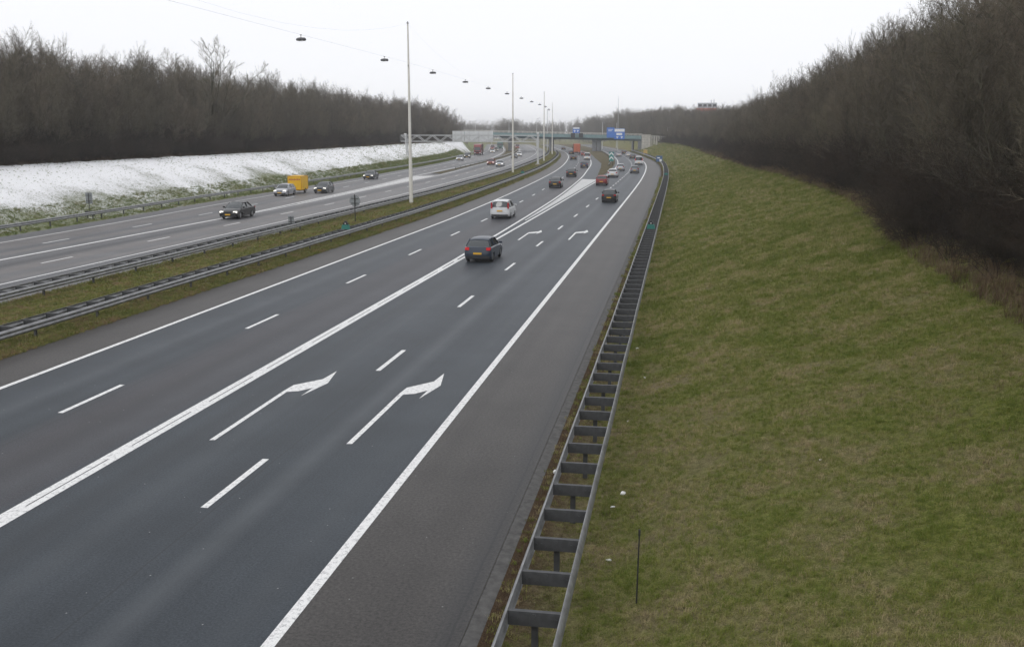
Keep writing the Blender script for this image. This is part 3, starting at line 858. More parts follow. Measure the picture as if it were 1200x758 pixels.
put('sedan', 701, 175.8, D2, 1, P['black'], 'tiny dark car beyond the bridge right of the middle pier', GS_)
put('hatch', 713.3, 237.8, D2, 1, P['black'], 'black car nearest on the slip road right of the white hatching', GS_)
put('hatch', 704.5, 217.6, D2, 1, P['red'], 'dark red car passing the end of the white hatching', GS_)
put('sedan', 717.5, 208.2, D2, 1, P['white'], 'white saloon on the slip road ahead of the red car', GS_)
put('hatch', 726.8, 200.6, D2, 1, P['silver'], 'silver hatchback ahead of the white saloon near the chevron board', GS_)
put('hatch', 743.5, 203.2, D2, 1, P['mid'], 'grey car in the right lane of the slip road at the bend', GS_)
put('van', 748.5, 193.6, D2, 1, P['white'], 'white van on the bend of the slip road', GS_, cat='van', name='van', brake=True)
put('sedan', 741.5, 186.5, D2, 1, P['grey'], 'dark grey car ahead of the van on the slip road bend', GS_)
put('hatch', 736.3, 184, D2, 1, P['white'], 'small white car on the slip road below the bridge abutment', GS_)
put('sedan', 731.7, 180.9, D2, 1, P['black'], 'small dark car farthest on the slip road below the abutment', GS_)
put('sedan', 725.5, 183.8, D2, 1, P['silver'], 'small silver car left of the white car below the abutment', GS_)
put('sedan', 267, 257.3, LD1, -1, P['black'], 'black saloon with yellow plate, nearest oncoming car', GO_, lights=True)
put('hatch', 327.5, 230.2, LD1, -1, P['silver'], 'silver hatchback towing the yellow trailer', GO_, lights=True)
put('hatch', 374.5, 227, LD1, -1, P['grey'], 'dark grey hatchback following beside the yellow trailer', GO_, lights=True)
put('sedan', 431, 210.6, LD1, -1, P['grey'], 'grey saloon alone left of the nearest lamp mast', GO_, lights=True)
put('sedan', 538, 188.6, LD1, -1, P['silver'], 'silver car ahead of the red lorry on the oncoming slip road', GO_, lights=True)
put('mpv', 547, 185.4, LD1, -1, P['grey'], 'dark car directly in front of the red lorry', GO_, lights=True)
put('sedan', 574.5, 193.7, LD2, -1, P['red'], 'dark red car left of the pair under the gantry', GO_, lights=True)
put('sedan', 585, 195.6, LD2, -1, P['silver'], 'pale silver car right of the pair under the gantry', GO_, lights=True)
put('sedan', 577, 179.5, LD1, -1, P['white'], 'white car behind the red lorry on the oncoming slip road', GO_, lights=True)
put('sedan', 581.5, 177.2, LD1, -1, P['white'], 'second white car farther behind the red lorry', GO_, lights=True)
put('van', 577, 175.6, LD1, -1, P['red'], 'red van far back on the oncoming slip road', GO_, cat='van', name='van')
put('sedan', 608, 183.5, LD2, -1, P['white'], 'white car right of the second lamp mast', GO_, lights=True)
put('sedan', 602, 186, LD2, -1, P['black'], 'black car half hidden behind the second lamp mast', GO_)
put('van', 606.5, 174.5, LD2, -1, P['red'], 'red van under the gantry truss beyond the white car', GO_, cat='van', name='van')

# box trailer behind the silver car
tp, ta = on_road(337.5, 228.0, LD1, 3.2, -1)
g = gp(327.5, 230.2); tY = g.y + 4.0 + 1.2 + 1.7
tX = LD1(tY) + (g.x - LD1(g.y))
s_ = (LD1(tY + 3) - LD1(tY - 3)) / 6
tr = empty('trailer', (tX, tY, 0.0055), math.atan2(-s_, 1) + math.pi)
tag(tr, 'yellow box trailer with red lettering towed by the silver hatchback', 'trailer')
m = MB(); m.box((0, 0, 1.32), (1.75, 2.6, 1.7)); m.build('cargo_box', M_yellow, tr)
m = MB()
for x in (-0.875, 0.875):
    for y in (-1.3, 1.3): m.box((x, y, 1.32), (0.06, 0.06, 1.76))
for z in (0.47, 2.17):
    for x in (-0.875, 0.875): m.box((x, 0, z), (0.06, 2.53, 0.05))
    for y in (-1.3, 1.3): m.box((0, y, z), (1.68, 0.06, 0.05))
m.build('edge_trim', plain('yellow_trim', (0.62, 0.30, 0.01), 0.4), tr)
m = MB()
for k in range(7): m.box((-0.66 + 0.22 * k, 1.306, 1.75), (0.16, 0.01, 0.24 if k % 2 else 0.18))
m.build('lettering', P['orange'], tr)
m = MB(); m.box((0, 0, 0.40), (1.6, 2.5, 0.10)); m.beam((0, 1.25, 0.42), (0, 2.75, 0.42), 0.1, 0.1); m.build('chassis', M_black, tr)
for sx in (-1, 1):
    w = obj('wheel', car_meshes('hatch')['wheel'], M_rubber, tr, (sx * 0.82, -0.2, 0.31)); obj('rim', car_meshes('hatch')['rim'], M_rim, w)

# lorries
def lorry(pos, rz, label, cab_mat, box_mat, L=11.0, cargo=True):
    c = empty('lorry', (pos[0], pos[1], 0.0055), rz); tag(c, label, 'lorry', 'lorries on the motorway')
    f = L / 2
    def cabpt(pts, x0, x1):
        m = MB(); m.poly([(x0, y, z) for y, z in pts], (1, 0, 0), x1 - x0); return m
    cabpt([(f, 0.5), (f, 1.3), (f - 0.08, 1.6), (f - 0.28, 3.0), (f - 0.7, 3.55), (f - 2.1, 3.7), (f - 2.1, 0.5)], -1.2, 1.2).build('cab', cab_mat, c)
    m = MB(); m.poly([(-1.02, f - 0.04, 1.66), (1.02, f - 0.04, 1.66), (0.98, f - 0.22, 2.72), (-0.98, f - 0.22, 2.72)], (0, 1, 0.12), 0.03); m.build('windscreen', M_glass, c)
    for sx in (-1, 1):
        m = MB(); m.poly([(sx * 1.2, f - 0.45, 1.7), (sx * 1.2, f - 1.3, 1.7), (sx * 1.2, f - 1.3, 2.6), (sx * 1.2, f - 0.6, 2.6)], (sx, 0, 0), 0.015); m.build('side_window', M_glass, c)
        m = MB(); m.box((sx * 0.85, f + 0.01, 0.85), (0.4, 0.06, 0.2)); m.build('headlight', M_head, c)
        m = MB(); m.box((sx * 1.35, f - 0.1, 2.2), (0.18, 0.1, 0.6)); m.build('mirror', M_black, c)
        m = MB(); m.box((sx * 0.95, -f - 0.02, 0.9), (0.35, 0.05, 0.16)); m.build('tail_light', M_red_off, c)
    m = MB(); m.box((0, f + 0.02, 0.5), (2.3, 0.12, 0.3)); m.build('bumper', M_black, c)
    m = MB(); m.box((0, f + 0.01, 1.2), (1.5, 0.05, 0.35)); m.build('grille', M_black, c)
    m = MB(); m.box((0, -1.15, 2.35), (2.45, L - 2.3, 2.75)); m.build('cargo_box', box_mat, c)
    m = MB()
    for k in range(int((L - 2.4) / 1.2)):
        for sx in (-1, 1): m.box((sx * 1.235, -f + 0.5 + 1.2 * k, 2.35), (0.04, 0.08, 2.7))
    m.box((0.0, -f - 0.012, 2.35), (0.05, 0.03, 2.6)); m.box((-1.15, -f - 0.012, 2.35), (0.08, 0.03, 2.7)); m.box((1.15, -f - 0.012, 2.35), (0.08, 0.03, 2.7))
    m.build('door_frame', M_galv_d, c)
    m = MB(); m.box((0, -1.0, 0.75), (1.0, L - 1.6, 0.35)); m.box((0, -f + 0.1, 0.6), (2.3, 0.1, 0.15)); m.build('chassis', M_black, c)
    for y in (f - 1.3, -f + 1.2, -f + 2.5):
        for sx in (-1, 1):
            w = MB(); w.tube((-0.14, 0, 0), (0.14, 0, 0), 0.5, n=16); o = w.build('wheel', M_rubber, c, (sx * 1.05, y, 0.5))
            w = MB(); w.tube((-0.15, 0, 0), (0.15, 0, 0), 0.27, n=12); w.build('rim', M_rim, o)
    return c
p_, a_ = on_road(676, 181.4, D1, 11, 1); lorry(p_, a_, 'orange-red box lorry driving away under the bridge', P['white'], P['orange'])
p_, a_ = on_road(559.5, 182.2, LD1, 13, -1); lorry(p_, a_, 'dark red lorry oncoming beside the end of the snow', P['red'], P['red'], 13)
p_, a_ = on_road(586, 175.2, LD1, 11, -1); lorry(p_, a_, 'teal green lorry far off on the oncoming slip road', P['green'], P['green'])

# ------------------------------------------------------------------ lamp masts and the lamps on their cable
mast_xy = []
labels = ['tall cream lamp mast nearest the camera in the median', 'tall cream lamp mast second along the median', 'slim cream lamp mast third along the median, right of the gantry post', 'slim cream lamp mast fourth along the median before the bridge']
for (px, py, hh), lab in zip(((482, 240.5, 18.7), (601, 203.5, 18.3), (637.3, 189.8, 18.0), (647, 181.8, 17.6)), labels):
    g = gp(px, py); mast_xy.append((g.x, g.y, hh))
    r = empty('lamp_mast', (g.x, g.y, 0.05)); tag(r, lab, 'lamp mast', 'lamp masts along the median')
    m = MB()
    m.tube((0, 0, 0), (0, 0, 4.5), 0.21, 0.185, 14); m.tube((0, 0, 4.5), (0, 0, 4.56), 0.20, 0.20, 14); m.tube((0, 0, 4.56), (0, 0, 12), 0.165, 0.125, 14); m.tube((0, 0, 12), (0, 0, hh), 0.12, 0.075, 12)
    m.build('pole', M_mast, r, smooth=True)
    m = MB(); m.tube((0, 0, -0.15), (0, 0, 0.12), 0.36, 0.34, 14); m.build('foot', M_concrete_d, r)
    m = MB(); m.box((0, 0.0, hh - 0.05), (0.12, 0.5, 0.08)); m.box((0, 0, 14.4), (0.1, 0.34, 0.1)); m.tube((0, 0, hh - 0.1), (0, 0, hh + 0.12), 0.09, 0.05, 10); m.build('cable_clamp', M_galv, r)
pts = [(-27.9, 20.0)] + [(x, y) for x, y, h in mast_xy] + [(-51.5, 415.0)]
def mast_x(y):
    for (xa, ya), (xb, yb) in zip(pts[:-1], pts[1:]):
        if y <= yb: return xa + (xb - xa) * (y - ya) / (yb - ya)
    return pts[-1][0]
cb = empty('lamp_cable', (pts[0][0], pts[0][1], 14.6)); tag(cb, 'thin cable carrying the row of lamps between the masts', 'cable')
inv = Matrix.Translation(-cb.location)
def poly_tube(ps, r):
    m = MB()
    for a, b in zip(ps[:-1], ps[1:]): m.tube(a, b, r, n=5)
    return m
def low_z(y): return 14.75
ps = [(mast_x(y), y, low_z(y)) for y in [20 + 8 * k for k in range(50)]]
poly_tube(ps, 0.0045).build('carrier_wire', M_galv_d, cb).matrix_parent_inverse = inv
tops = [(pts[0][0], pts[0][1], 18.6)] + [(x, y, h - 0.05) for x, y, h in mast_xy]
for a, b in zip(tops[:-1], tops[1:]):
    a, b = Vector(a), Vector(b)
    ps = []
    for k in range(13):
        t = k / 12; q = a.lerp(b, t); q.z = q.z - 4 * t * (1 - t) * (min(a.z, b.z) - 15.1)
        ps.append(q)
    poly_tube(ps, 0.0028).build('sag_wire', M_galv_d, cb).matrix_parent_inverse = inv
lp = MB()
lp.v, lp.f = [], []
ring = [(-0.42, 0.06), (-0.34, 0.15), (0.0, 0.19), (0.34, 0.15), (0.42, 0.06)]
V, Fc = [], []
for y, r in ring:
    for k in range(10):
        a = 2 * math.pi * k / 10
        V.append((r * 1.25 * math.cos(a), y, r * 0.95 * math.sin(a) * (1.0 if math.sin(a) > 0 else 0.6)))
for i in range(len(ring) - 1):
    for k in range(10): Fc.append((i * 10 + k, i * 10 + (k + 1) % 10, (i + 1) * 10 + (k + 1) % 10, (i + 1) * 10 + k))
Fc += [tuple(range(10))[::-1], tuple(range(40, 50))]
LAMP_H = mesh_np('housing', V, Fc, True)
hg = MB(); hg.tube((0, 0, 0.08), (0, 0, 0.34), 0.02); hg.box((0, 0, 0.34), (0.05, 0.14, 0.05)); LAMP_K = hg.mesh('hanger')
ld = MB(); ld.box((0, 0, -0.075), (0.3, 0.6, 0.03)); LAMP_D = ld.mesh('diffuser')
ordn = ['first', 'second', 'third', 'fourth', 'fifth', 'sixth', 'seventh', 'eighth', 'ninth', 'tenth', 'eleventh', 'twelfth']
for i, px in enumerate((352, 450, 507, 545, 572, 594, 611, 623, 632.5, 639, 643)):
    # where the view line through this column crosses the cable
    y = 30.0
    while y < 400:
        v = Vector((mast_x(y), y, 14.4)) - EYE
        if CX + F * v.dot(RT) / v.dot(FW) >= px: break
        y += 0.25
    r = empty('street_lamp', (mast_x(y), y, low_z(y) - 0.36))
    r.rotation_euler = (0, 0, math.radians(90) * 0 + 1.2 + 0.1 * nz(i, 0, 3.3))
    tag(r, 'grey lamp hanging on the cable, %s from the left' % ordn[i], 'street lamp', 'lamps on the cable')
    obj('housing', LAMP_H, M_lamp, r); obj('hanger', LAMP_K, M_galv_d, r); obj('diffuser', LAMP_D, M_white, r)

# ------------------------------------------------------------------ sign gantry across the opposite carriageways
gL, gR = gp(476, 190.5, 0.2), gp(630.3, 194)
gL = Vector((gL.x, gL.y, 0)); gR = Vector((gR.x, gR.y, 0))
ga = empty('sign_gantry', (gR.x, gR.y, 0)); tag(ga, 'pale lattice sign gantry spanning the opposite carriageways', 'gantry')
inv = Matrix.Translation(-ga.location)
def gch(mb, name, mat):
    o = mb.build(name, mat, ga); o.matrix_parent_inverse = inv; return o
ax = (gR - gL); gl = ax.length; ax.normalize(); nx = Vector((-ax.y, ax.x, 0))
zb0, zt0 = 5.45, 6.95
for e, base in ((0, gL), (1, gR)):
    m = MB()
    if e == 0:
        m.beam(base + Vector((0.35, 0, 0)), base + Vector((-0.1, 0, zt0)), 0.32, 0.32); m.beam(base + nx * 0.7 + Vector((0.35, 0, 0)), base + nx * 0.7 + Vector((-0.1, 0, zt0)), 0.2, 0.2)
    else: m.beam(base, base + Vector((0, 0, zt0 + 0.35)), 0.42, 0.42)
    gch(m, 'post', M_gantry)
    m = MB(); m.box((base.x, base.y, 0.15), (1.0, 1.4, 0.4)); gch(m, 'foot', M_concrete)
e0, e1 = gL - ax * 1.4, gR
for k, (w, z) in enumerate(((0, zb0), (0, zt0), (0.9, zb0), (0.9, zt0))):
    m = MB(); m.beam(e0 + nx * w + Vector((0, 0, z)), e1 + nx * w + Vector((0, 0, z)), 0.17, 0.2); gch(m, 'chord', M_gantry)
nb = 17
for w in (0, 0.9):
    for k in range(nb):
        a = e0 + ax * ((gl + 1.4) * k / nb) + nx * w; b = e0 + ax * ((gl + 1.4) * (k + 1) / nb) + nx * w
        m = MB(); m.beam(a + Vector((0, 0, zb0 if k % 2 else zt0)), b + Vector((0, 0, zt0 if k % 2 else zb0)), 0.11, 0.12); gch(m, 'brace', M_gantry)
m = MB()
for k in range(6): m.beam(e0 - ax * (0.0) + nx * (-0.4 + 0.3 * k) + Vector((0, 0, zb0 - 0.1)), e0 + nx * (-0.4 + 0.3 * k) + Vector((0, 0, zt0 - 0.1)), 0.05, 0.05)
gch(m, 'ladder_cage', M_galv)
cmr = MB(); q = gL + Vector((0, -0.3, zt0 + 0.3)); cmr.box(q, (0.5, 0.7, 0.3)); cmr.box(q - Vector((0, 0, 0.3)), (0.12, 0.12, 0.4)); gch(cmr, 'camera_box', M_white)
cmr = MB(); q = gR + Vector((0, -0.3, zt0 + 0.55)); cmr.box(q, (0.5, 0.6, 0.35)); gch(cmr, 'camera_box', M_white)
# the backs of the sign boards, fixed behind the truss
sgY = gL.y + 1.6
for (x0, x1) in ((530, 544.3), (544.3, 578)):
    a, b = at_y(x0 + 0.15, 153.7, sgY), at_y(x1 - 0.15, 165.8, sgY)
    s = empty('sign_board', ((a.x + b.x) / 2, sgY, b.z)); tag(s, 'back of the %s pale sign board on the gantry' % ('narrow left' if x0 == 530 else 'wide right'), 'sign', 'sign boards on the gantry')
    w, hgt = b.x - a.x, a.z - b.z
    m = MB(); m.box((0, 0, hgt / 2), (w, 0.06, hgt)); m.build('panel', M_signback, s)
    m = MB()
    for k in range(5): m.box((0, -0.07, hgt * (0.1 + 0.2 * k)), (w * 0.98, 0.06, 0.07))
    m.build('rib', M_gantry, s)
    n = max(2, int(w / 2.2))
    for k in range(n): mm = MB(); mm.box((-w / 2 + w * (k + 0.5) / n, -0.16, hgt / 2), (0.1, 0.1, hgt * 0.96)); mm.build('upright', M_gantry, s)

# ------------------------------------------------------------------ bridge
BY = 402.0
def btop(x): return 6.75 - 0.022 * (x + 16)                  # top of the parapet band falls to the right
br = empty('bridge', (-33.6, BY, 0)); tag(br, 'teal edged concrete road bridge crossing all carriageways', 'bridge')
inv = Matrix.Translation(-br.location)
def bch(mb, name, mat):
    o = mb.build(name, mat, br); o.matrix_parent_inverse = inv; return o
xl, xr = -100.0, -15.4
def slab(x0, x1, y0, y1, dz0, dz1):
    m = MB()
    V = []
    for y in (y0, y1):
        for x, d in ((x0, dz0), (x1, dz0), (x1, dz1), (x0, dz1)): V.append((x, y, btop(x) + d))
    m.add(V, [(0, 1, 2, 3), (7, 6, 5, 4), (0, 4, 5, 1), (1, 5, 6, 2), (2, 6, 7, 3), (3, 7, 4, 0)])
    return m
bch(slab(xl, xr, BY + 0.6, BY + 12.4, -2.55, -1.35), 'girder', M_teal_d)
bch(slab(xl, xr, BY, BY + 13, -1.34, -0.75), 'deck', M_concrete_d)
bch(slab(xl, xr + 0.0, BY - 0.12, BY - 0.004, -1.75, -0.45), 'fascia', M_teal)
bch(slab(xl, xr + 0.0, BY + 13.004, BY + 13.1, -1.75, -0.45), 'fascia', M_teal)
for yy in (BY + 0.05, BY + 12.9):
    m = MB(); m.beam((xl, yy, btop(xl) + 0.28), (xr, yy, btop(xr) + 0.28), 0.09, 0.10); bch(m, 'handrail', M_mast)
    m = MB(); m.beam((xl, yy, btop(xl) - 0.1), (xr, yy, btop(xr) - 0.1), 0.05, 0.05); bch(m, 'handrail', M_mast)
    x = xl
    while x < xr:
        m = MB(); m.box((x, yy, btop(x) - 0.22), (0.07, 0.07, 1.0)); bch(m, 'railing_post', M_mast); x += 2.0
for px, wd in ((-69.5, 1.4), (-52.3, 1.6), (-33.6, 3.4)):
    for k in range(2):
        m = MB(); m.box((px + (k - 0.5) * wd * 0.55, BY + 3.0, (btop(px) - 2.6) / 2), (wd * 0.46, 3.0, btop(px) - 2.62 + 0.3)); bch(m, 'pier', M_concrete_d)
    m = MB(); m.box((px, BY + 6.5, btop(px) - 2.75), (wd * 1.05, 11.0, 0.3)); bch(m, 'pier_cap', M_concrete_d)
m = MB(); m.box((-15.9, BY + 6.2, 1.9), (1.6, 12.2, 4.3)); bch(m, 'abutment', M_concrete_d)
m = MB(); m.box((-19.0, BY + 6.2, 1.9), (0.5, 12.0, 4.3)); bch(m, 'abutment', M_concrete_d)
m = MB(); m.box((xl + 4, BY + 6.2, 1.9), (8, 12.2, 4.5)); bch(m, 'abutment', M_concrete)
# pale wing wall in block courses
m = MB(); m.box((-13.4, BY - 0.35, 3.1), (3.6, 0.5, 7.1)); bch(m, 'wing_wall', M_concrete_d)
for k in range(7):
    for j in range(3):
        mm = MB(); mm.box((-14.6 + 1.2 * j, BY - 0.64, 0.15 + 1.0 * k), (1.16, 0.08, 0.96)); bch(mm, 'wall_panel', M_concrete)
m = MB(); m.box((-13.4, BY - 0.4, 6.75), (3.9, 0.9, 0.18)); bch(m, 'coping', M_concrete)
# stepped pale screen panels climbing the bank beside the bridge
pn = empty('screen_wall', (-11, BY + 1, 0)); tag(pn, 'row of pale screen panels beside the right end of the bridge', 'wall')
inv2 = Matrix.Translation(-pn.location)
for k in range(8):
    x = -11.2 + 0.95 * k
    zt = 6.4 - 0.06 * k; zl = [0.5, 3.0, 0.8, 4.2, 4.0, 5.2, 4.6, 5.0][k]
    m = MB(); m.box((x, BY + 1 + 0.4 * k, (zt + zl) / 2), (0.55, 0.12, zt - zl)); o = m.build('panel', M_concrete, pn); o.matrix_parent_inverse = inv2
    m = MB(); m.box((x + 0.45, BY + 1.1 + 0.4 * k, zt / 2), (0.12, 0.12, zt)); o = m.build('post', M_galv, pn); o.matrix_parent_inverse = inv2
m = MB(); m.beam((-11.6, BY + 1.0, 6.35), (-3.9, BY + 4.0, 5.9), 0.12, 0.2); o = m.build('rail', M_concrete, pn); o.matrix_parent_inverse = inv2

# boards on the bridge
def bridge_sign(x0, y0, x1, y1, label, draw, mat=M_blue, dy=0.0):
    Y = BY - 0.6 - dy
    a, b = at_y(x0, y0, Y), at_y(x1, y1, Y)
    w, h = b.x - a.x, a.z - b.z
    s = empty('sign_board', ((a.x + b.x) / 2, Y, b.z)); tag(s, label, 'sign', 'sign boards on the bridge')
    m = MB(); m.box((0, 0, h / 2), (w, 0.10, h)); m.build('panel', mat, s)
    m = MB(); m.box((-w * 0.3, 0.25, h * 0.4), (0.1, 0.4, 0.1)); m.box((w * 0.3, 0.25, h * 0.4), (0.1, 0.4, 0.1)); m.box((-w * 0.3, 0.09, h / 2), (0.1, 0.08, h * 0.96)); m.box((w * 0.3, 0.09, h / 2), (0.1, 0.08, h * 0.96)); m.build('bracket', M_galv_d, s)
    for nm, cx, cz, ww, hh in draw:
        m = MB()
        if nm == 'arrow':
            X, Z = cx * w, cz * h
            m.poly([(X - ww * w / 2, -0.056, Z + hh * h / 2), (X + ww * w / 2, -0.056, Z + hh * h / 2), (X, -0.056, Z - hh * h / 2)], (0, -1, 0), 0.01)
        else: m.box((cx * w, -0.056, cz * h), (ww * w, 0.012, hh * h))
        m.build('arrow_mark' if nm == 'arrow' else 'text_panel', M_white, s)
bridge_sign(711.2, 149.6, 719.6, 161.6, 'plain blue left board of the sign pair on the bridge', [('t', 0.0, 0.80, 0.6, 0.05), ('t', -0.05, 0.66, 0.5, 0.05)])
bridge_sign(719.9, 150.8, 732.0, 163.4, 'blue right board with white top panel on the bridge', [('t', 0, 0.83, 0.94, 0.26), ('t', -0.02, 0.48, 0.55, 0.2), ('arrow', -0.2, 0.15, 0.22, 0.2), ('arrow', 0.22, 0.15, 0.22, 0.2)])
bridge_sign(671.2, 149.4, 679.4, 156.2, 'small blue and white board above the signal boxes', [('t', 0, 0.85, 0.9, 0.26), ('arrow', -0.22, 0.3, 0.3, 0.4), ('arrow', 0.22, 0.3, 0.3, 0.4)])
for x0, lab in ((669.0, 'left'), (678.4, 'right')):
    Y = BY - 0.7
    a, b = at_y(x0, 156.4, Y), at_y(x0 + 4.8, 161.3, Y)
    s = empty('signal_box', ((a.x + b.x) / 2, Y, b.z)); tag(s, 'dark lane signal box, %s of the two on the bridge' % lab, 'signal', 'lane signal boxes')
    w, h = b.x - a.x, a.z - b.z
    m = MB(); m.box((0, 0, h / 2), (w, 0.4, h)); m.build('case', M_black, s)
    m = MB(); m.box((0, -0.22, h / 2), (w * 0.8, 0.03, h * 0.8)); m.build('display', M_glass, s)
    m = MB(); m.box((0, -0.33, h * 0.97), (w, 0.3, 0.06)); m.build('visor', M_black, s)

# ------------------------------------------------------------------ chevron board, small signs, boxes, stakes, litter
g = gp(716.3, 194.3)
cv = empty('chevron_board', (g.x, g.y, 0.05)); tag(cv, 'green board with two white chevrons on the fork island', 'sign')
s_px = (Vector((g.x, g.y, 0)) - EYE).dot(FW) / F
w, z0, z1 = 5.4 * s_px, 5.0 * s_px, 15.6 * s_px
m = MB(); m.box((0, 0, (z0 + z1) / 2), (w, 0.08, z1 - z0)); m.build('panel', plain('sign_green', (0.03, 0.24, 0.22), 0.45), cv)
for k in range(2):
    zc = z0 + (z1 - z0) * (0.27 + 0.46 * k); t = (z1 - z0) * 0.17; hh = (z1 - z0) * 0.16
    m = MB(); m.poly([(-w * 0.46, -0.045, zc - hh), (0, -0.045, zc + hh * 0.6), (w * 0.46, -0.045, zc - hh), (w * 0.46, -0.045, zc - hh + t), (0, -0.045, zc + hh * 0.6 + t), (-w * 0.46, -0.045, zc - hh + t)], (0, -1, 0), 0.012); m.build('chevron', M_white, cv)
for sx in (-1, 1):
    m = MB(); m.tube((sx * w * 0.3, 0.08, -0.1), (sx * w * 0.3, 0.08, z1 * 0.95), 0.06); m.build('post', M_galv_d, cv)

g = gp(416.5, 262.5, 0.1)
sg = empty('road_sign', (g.x, g.y, 0.1)); tag(sg, 'round grey back of a speed sign on a dark post in the median', 'road sign')
dpx = (g - EYE).dot(FW) / F
m = MB(); m.tube((0, 0, -0.1), (0, 0, 34.2 * dpx), 0.04, n=10); m.build('post', M_stake, sg)
m = MB(); m.tube((0, 0.05, 26.8 * dpx), (0, 0.075, 26.8 * dpx), 6.6 * dpx, n=32); m.build('disc', M_greyback, sg)
m = MB()
for zz in (24.0, 29.5): m.box((0, 0.03, zz * dpx), (9.0 * dpx, 0.03, 0.05))
m.build('bracket', M_galv_d, sg)
def small_sign(px, py_base, py_top, hw_px, zg, label, facing_split=True, board_h=None):
    g = gp(px, py_base, zg); d = (g - EYE).dot(FW) / F
    s = empty('road_sign', (g.x, g.y, zg)); tag(s, label, 'road sign')
    h = (py_base - py_top) * d
    bh = (board_h or (py_base - py_top) * 0.62) * d
    m = MB(); m.tube((0, 0, -0.15), (0, 0, h * 0.97), 0.035); m.build('post', M_galv_d, s)
    m = MB(); m.box((0, 0.06, h - bh / 2), (hw_px * 2 * d, 0.03, bh)); m.build('board', M_greyback, s)
    m = MB()
    for zz in (0.25, 0.75): m.box((0, 0.03, h - bh * zz), (hw_px * 1.7 * d, 0.03, 0.04))
    m.build('bracket', M_galv_d, s)
small_sign(341.5, 272, 253.3, 3.6, 0.1, 'small square grey sign back standing at the median barrier', board_h=9)
small_sign(105, 247, 226, 4.2, 0.5, 'narrow grey sign back on the snowy bank behind the barrier', board_h=13)
# blue sign on the right bank near the bridge
g = gp(772.5, 188.5, 0.9); d = (g - EYE).dot(FW) / F
s = empty('road_sign', (g.x, g.y, z_right(g.x, g.y))); tag(s, 'small blue information sign on the right bank before the bridge', 'road sign')
h0 = 3.2 * d; w = 7.2 * d
m = MB(); m.box((0, 0, h0 + 3.4 * d), (w, 0.06, 6.8 * d)); m.build('board', plain('dull_blue_sign', (0.06, 0.13, 0.28), 0.5), s)
m = MB(); m.box((1.6 * d, -0.035, h0 + 1.6 * d), (2.6 * d, 0.01, 2.8 * d)); m.box((-0.8 * d, -0.035, h0 + 4.4 * d), (3.2 * d, 0.01, 1.2 * d)); m.build('marking', M_white, s)
for sx in (-1, 1): m = MB(); m.tube((sx * w * 0.35, 0.06, -0.2), (sx * w * 0.35, 0.06, h0 + 6 * d), 0.04); m.build('post', M_galv_d, s)
# yellow cabinet below the wing wall
g = gp(756.3, 181.2, 0.3); d = (g - EYE).dot(FW) / F
s = empty('utility_cabinet', (g.x, g.y, 0.0)); tag(s, 'pale yellow cabinet at the foot of the bridge wall', 'cabinet')
m = MB(); m.box((0, 0, 0.95), (1.3, 0.8, 1.9)); m.build('case', plain('ochre_cabinet', (0.62, 0.45, 0.16), 0.6), s)
m = MB(); m.box((0, 0, 1.96), (1.5, 1.0, 0.1)); m.build('lid', M_concrete, s)
m = MB(); m.box((0, -0.41, 0.95), (1.1, 0.02, 1.6)); m.build('door', plain('ochre_door', (0.55, 0.38, 0.12), 0.6), s)

def marker_box(x, y, label, sc=1.0):
    s = empty('marker_box', (x, y, 0.745)); tag(s, label, 'marker box', 'green boxes on the barriers'); s.scale = (sc,) * 3
    m = MB(); m.poly([(-0.30, -0.14, 0), (0.30, -0.14, 0), (0.24, -0.14, 0.32), (-0.24, -0.14, 0.32)], (0, 1, 0), 0.28); m.build('base', M_green_box, s)
    m = MB(); m.box((0, 0, 0.40), (0.36, 0.2, 0.16)); m.box((0.0, 0, 0.53), (0.16, 0.14, 0.12)); m.build('cap', M_black, s)
    m = MB(); m.box((0, -0.146, 0.17), (0.14, 0.012, 0.09)); m.build('reflector', M_green_box, s)
    m = MB(); m.box((0.0, -0.106, 0.41), (0.07, 0.012, 0.07)); m.build('lens', M_white, s)
for px, py, fa, fb, lab in ((405.5, 268.5, G_M0, G_M1, 'green box with black cap on the median barrier by the round sign'), (759.3, 268, G_R0, G_R1, 'green box with black cap on the right barrier, nearest one'),
                            (598, 203, G_M0, G_M1, 'green box on the median barrier by the second mast'), (777.5, 205, G_R0, G_R1, 'green box on the right barrier at the bend')):
    g = gp(px, py, 0.75); marker_box((fa(g.y) + fb(g.y)) / 2, g.y, lab)
# dark unit behind the left barrier
g = gp(71, 255, 0.1)
s = empty('equipment_box', (G_L(g.y) - 0.75, g.y, z_left(G_L(g.y) - 0.75, g.y))); tag(s, 'dark boxy unit just behind the left barrier', 'box')
m = MB(); m.box((0, 0, 0.55), (0.75, 0.35, 0.42)); m.build('case', M_black, s)
m = MB(); m.box((-0.25, 0, 0.17), (0.07, 0.07, 0.5)); m.box((0.25, 0, 0.17), (0.07, 0.07, 0.5)); m.build('leg', M_galv_d, s)
# thin stake in the grass
def on_bank(px, py):
    z = 0.0
    for _ in range(30):
        g = gp(px, py, z); z = 0.5 * z + 0.5 * z_right(g.x, g.y)
    return Vector((g.x, g.y, z_right(g.x, g.y)))
g = on_bank(745.5, 708); d = (g - EYE).dot(FW) / F
m = MB(); m.tube((0, 0, -0.2), (0.02, 0.06, 88 * d), 0.014, 0.012, 8); m.box((0.02, 0.06, 88 * d), (0.035, 0.035, 0.10))
tag(m.build('stake', M_stake, None, g), 'thin black stake upright in the grass bank', 'stake')
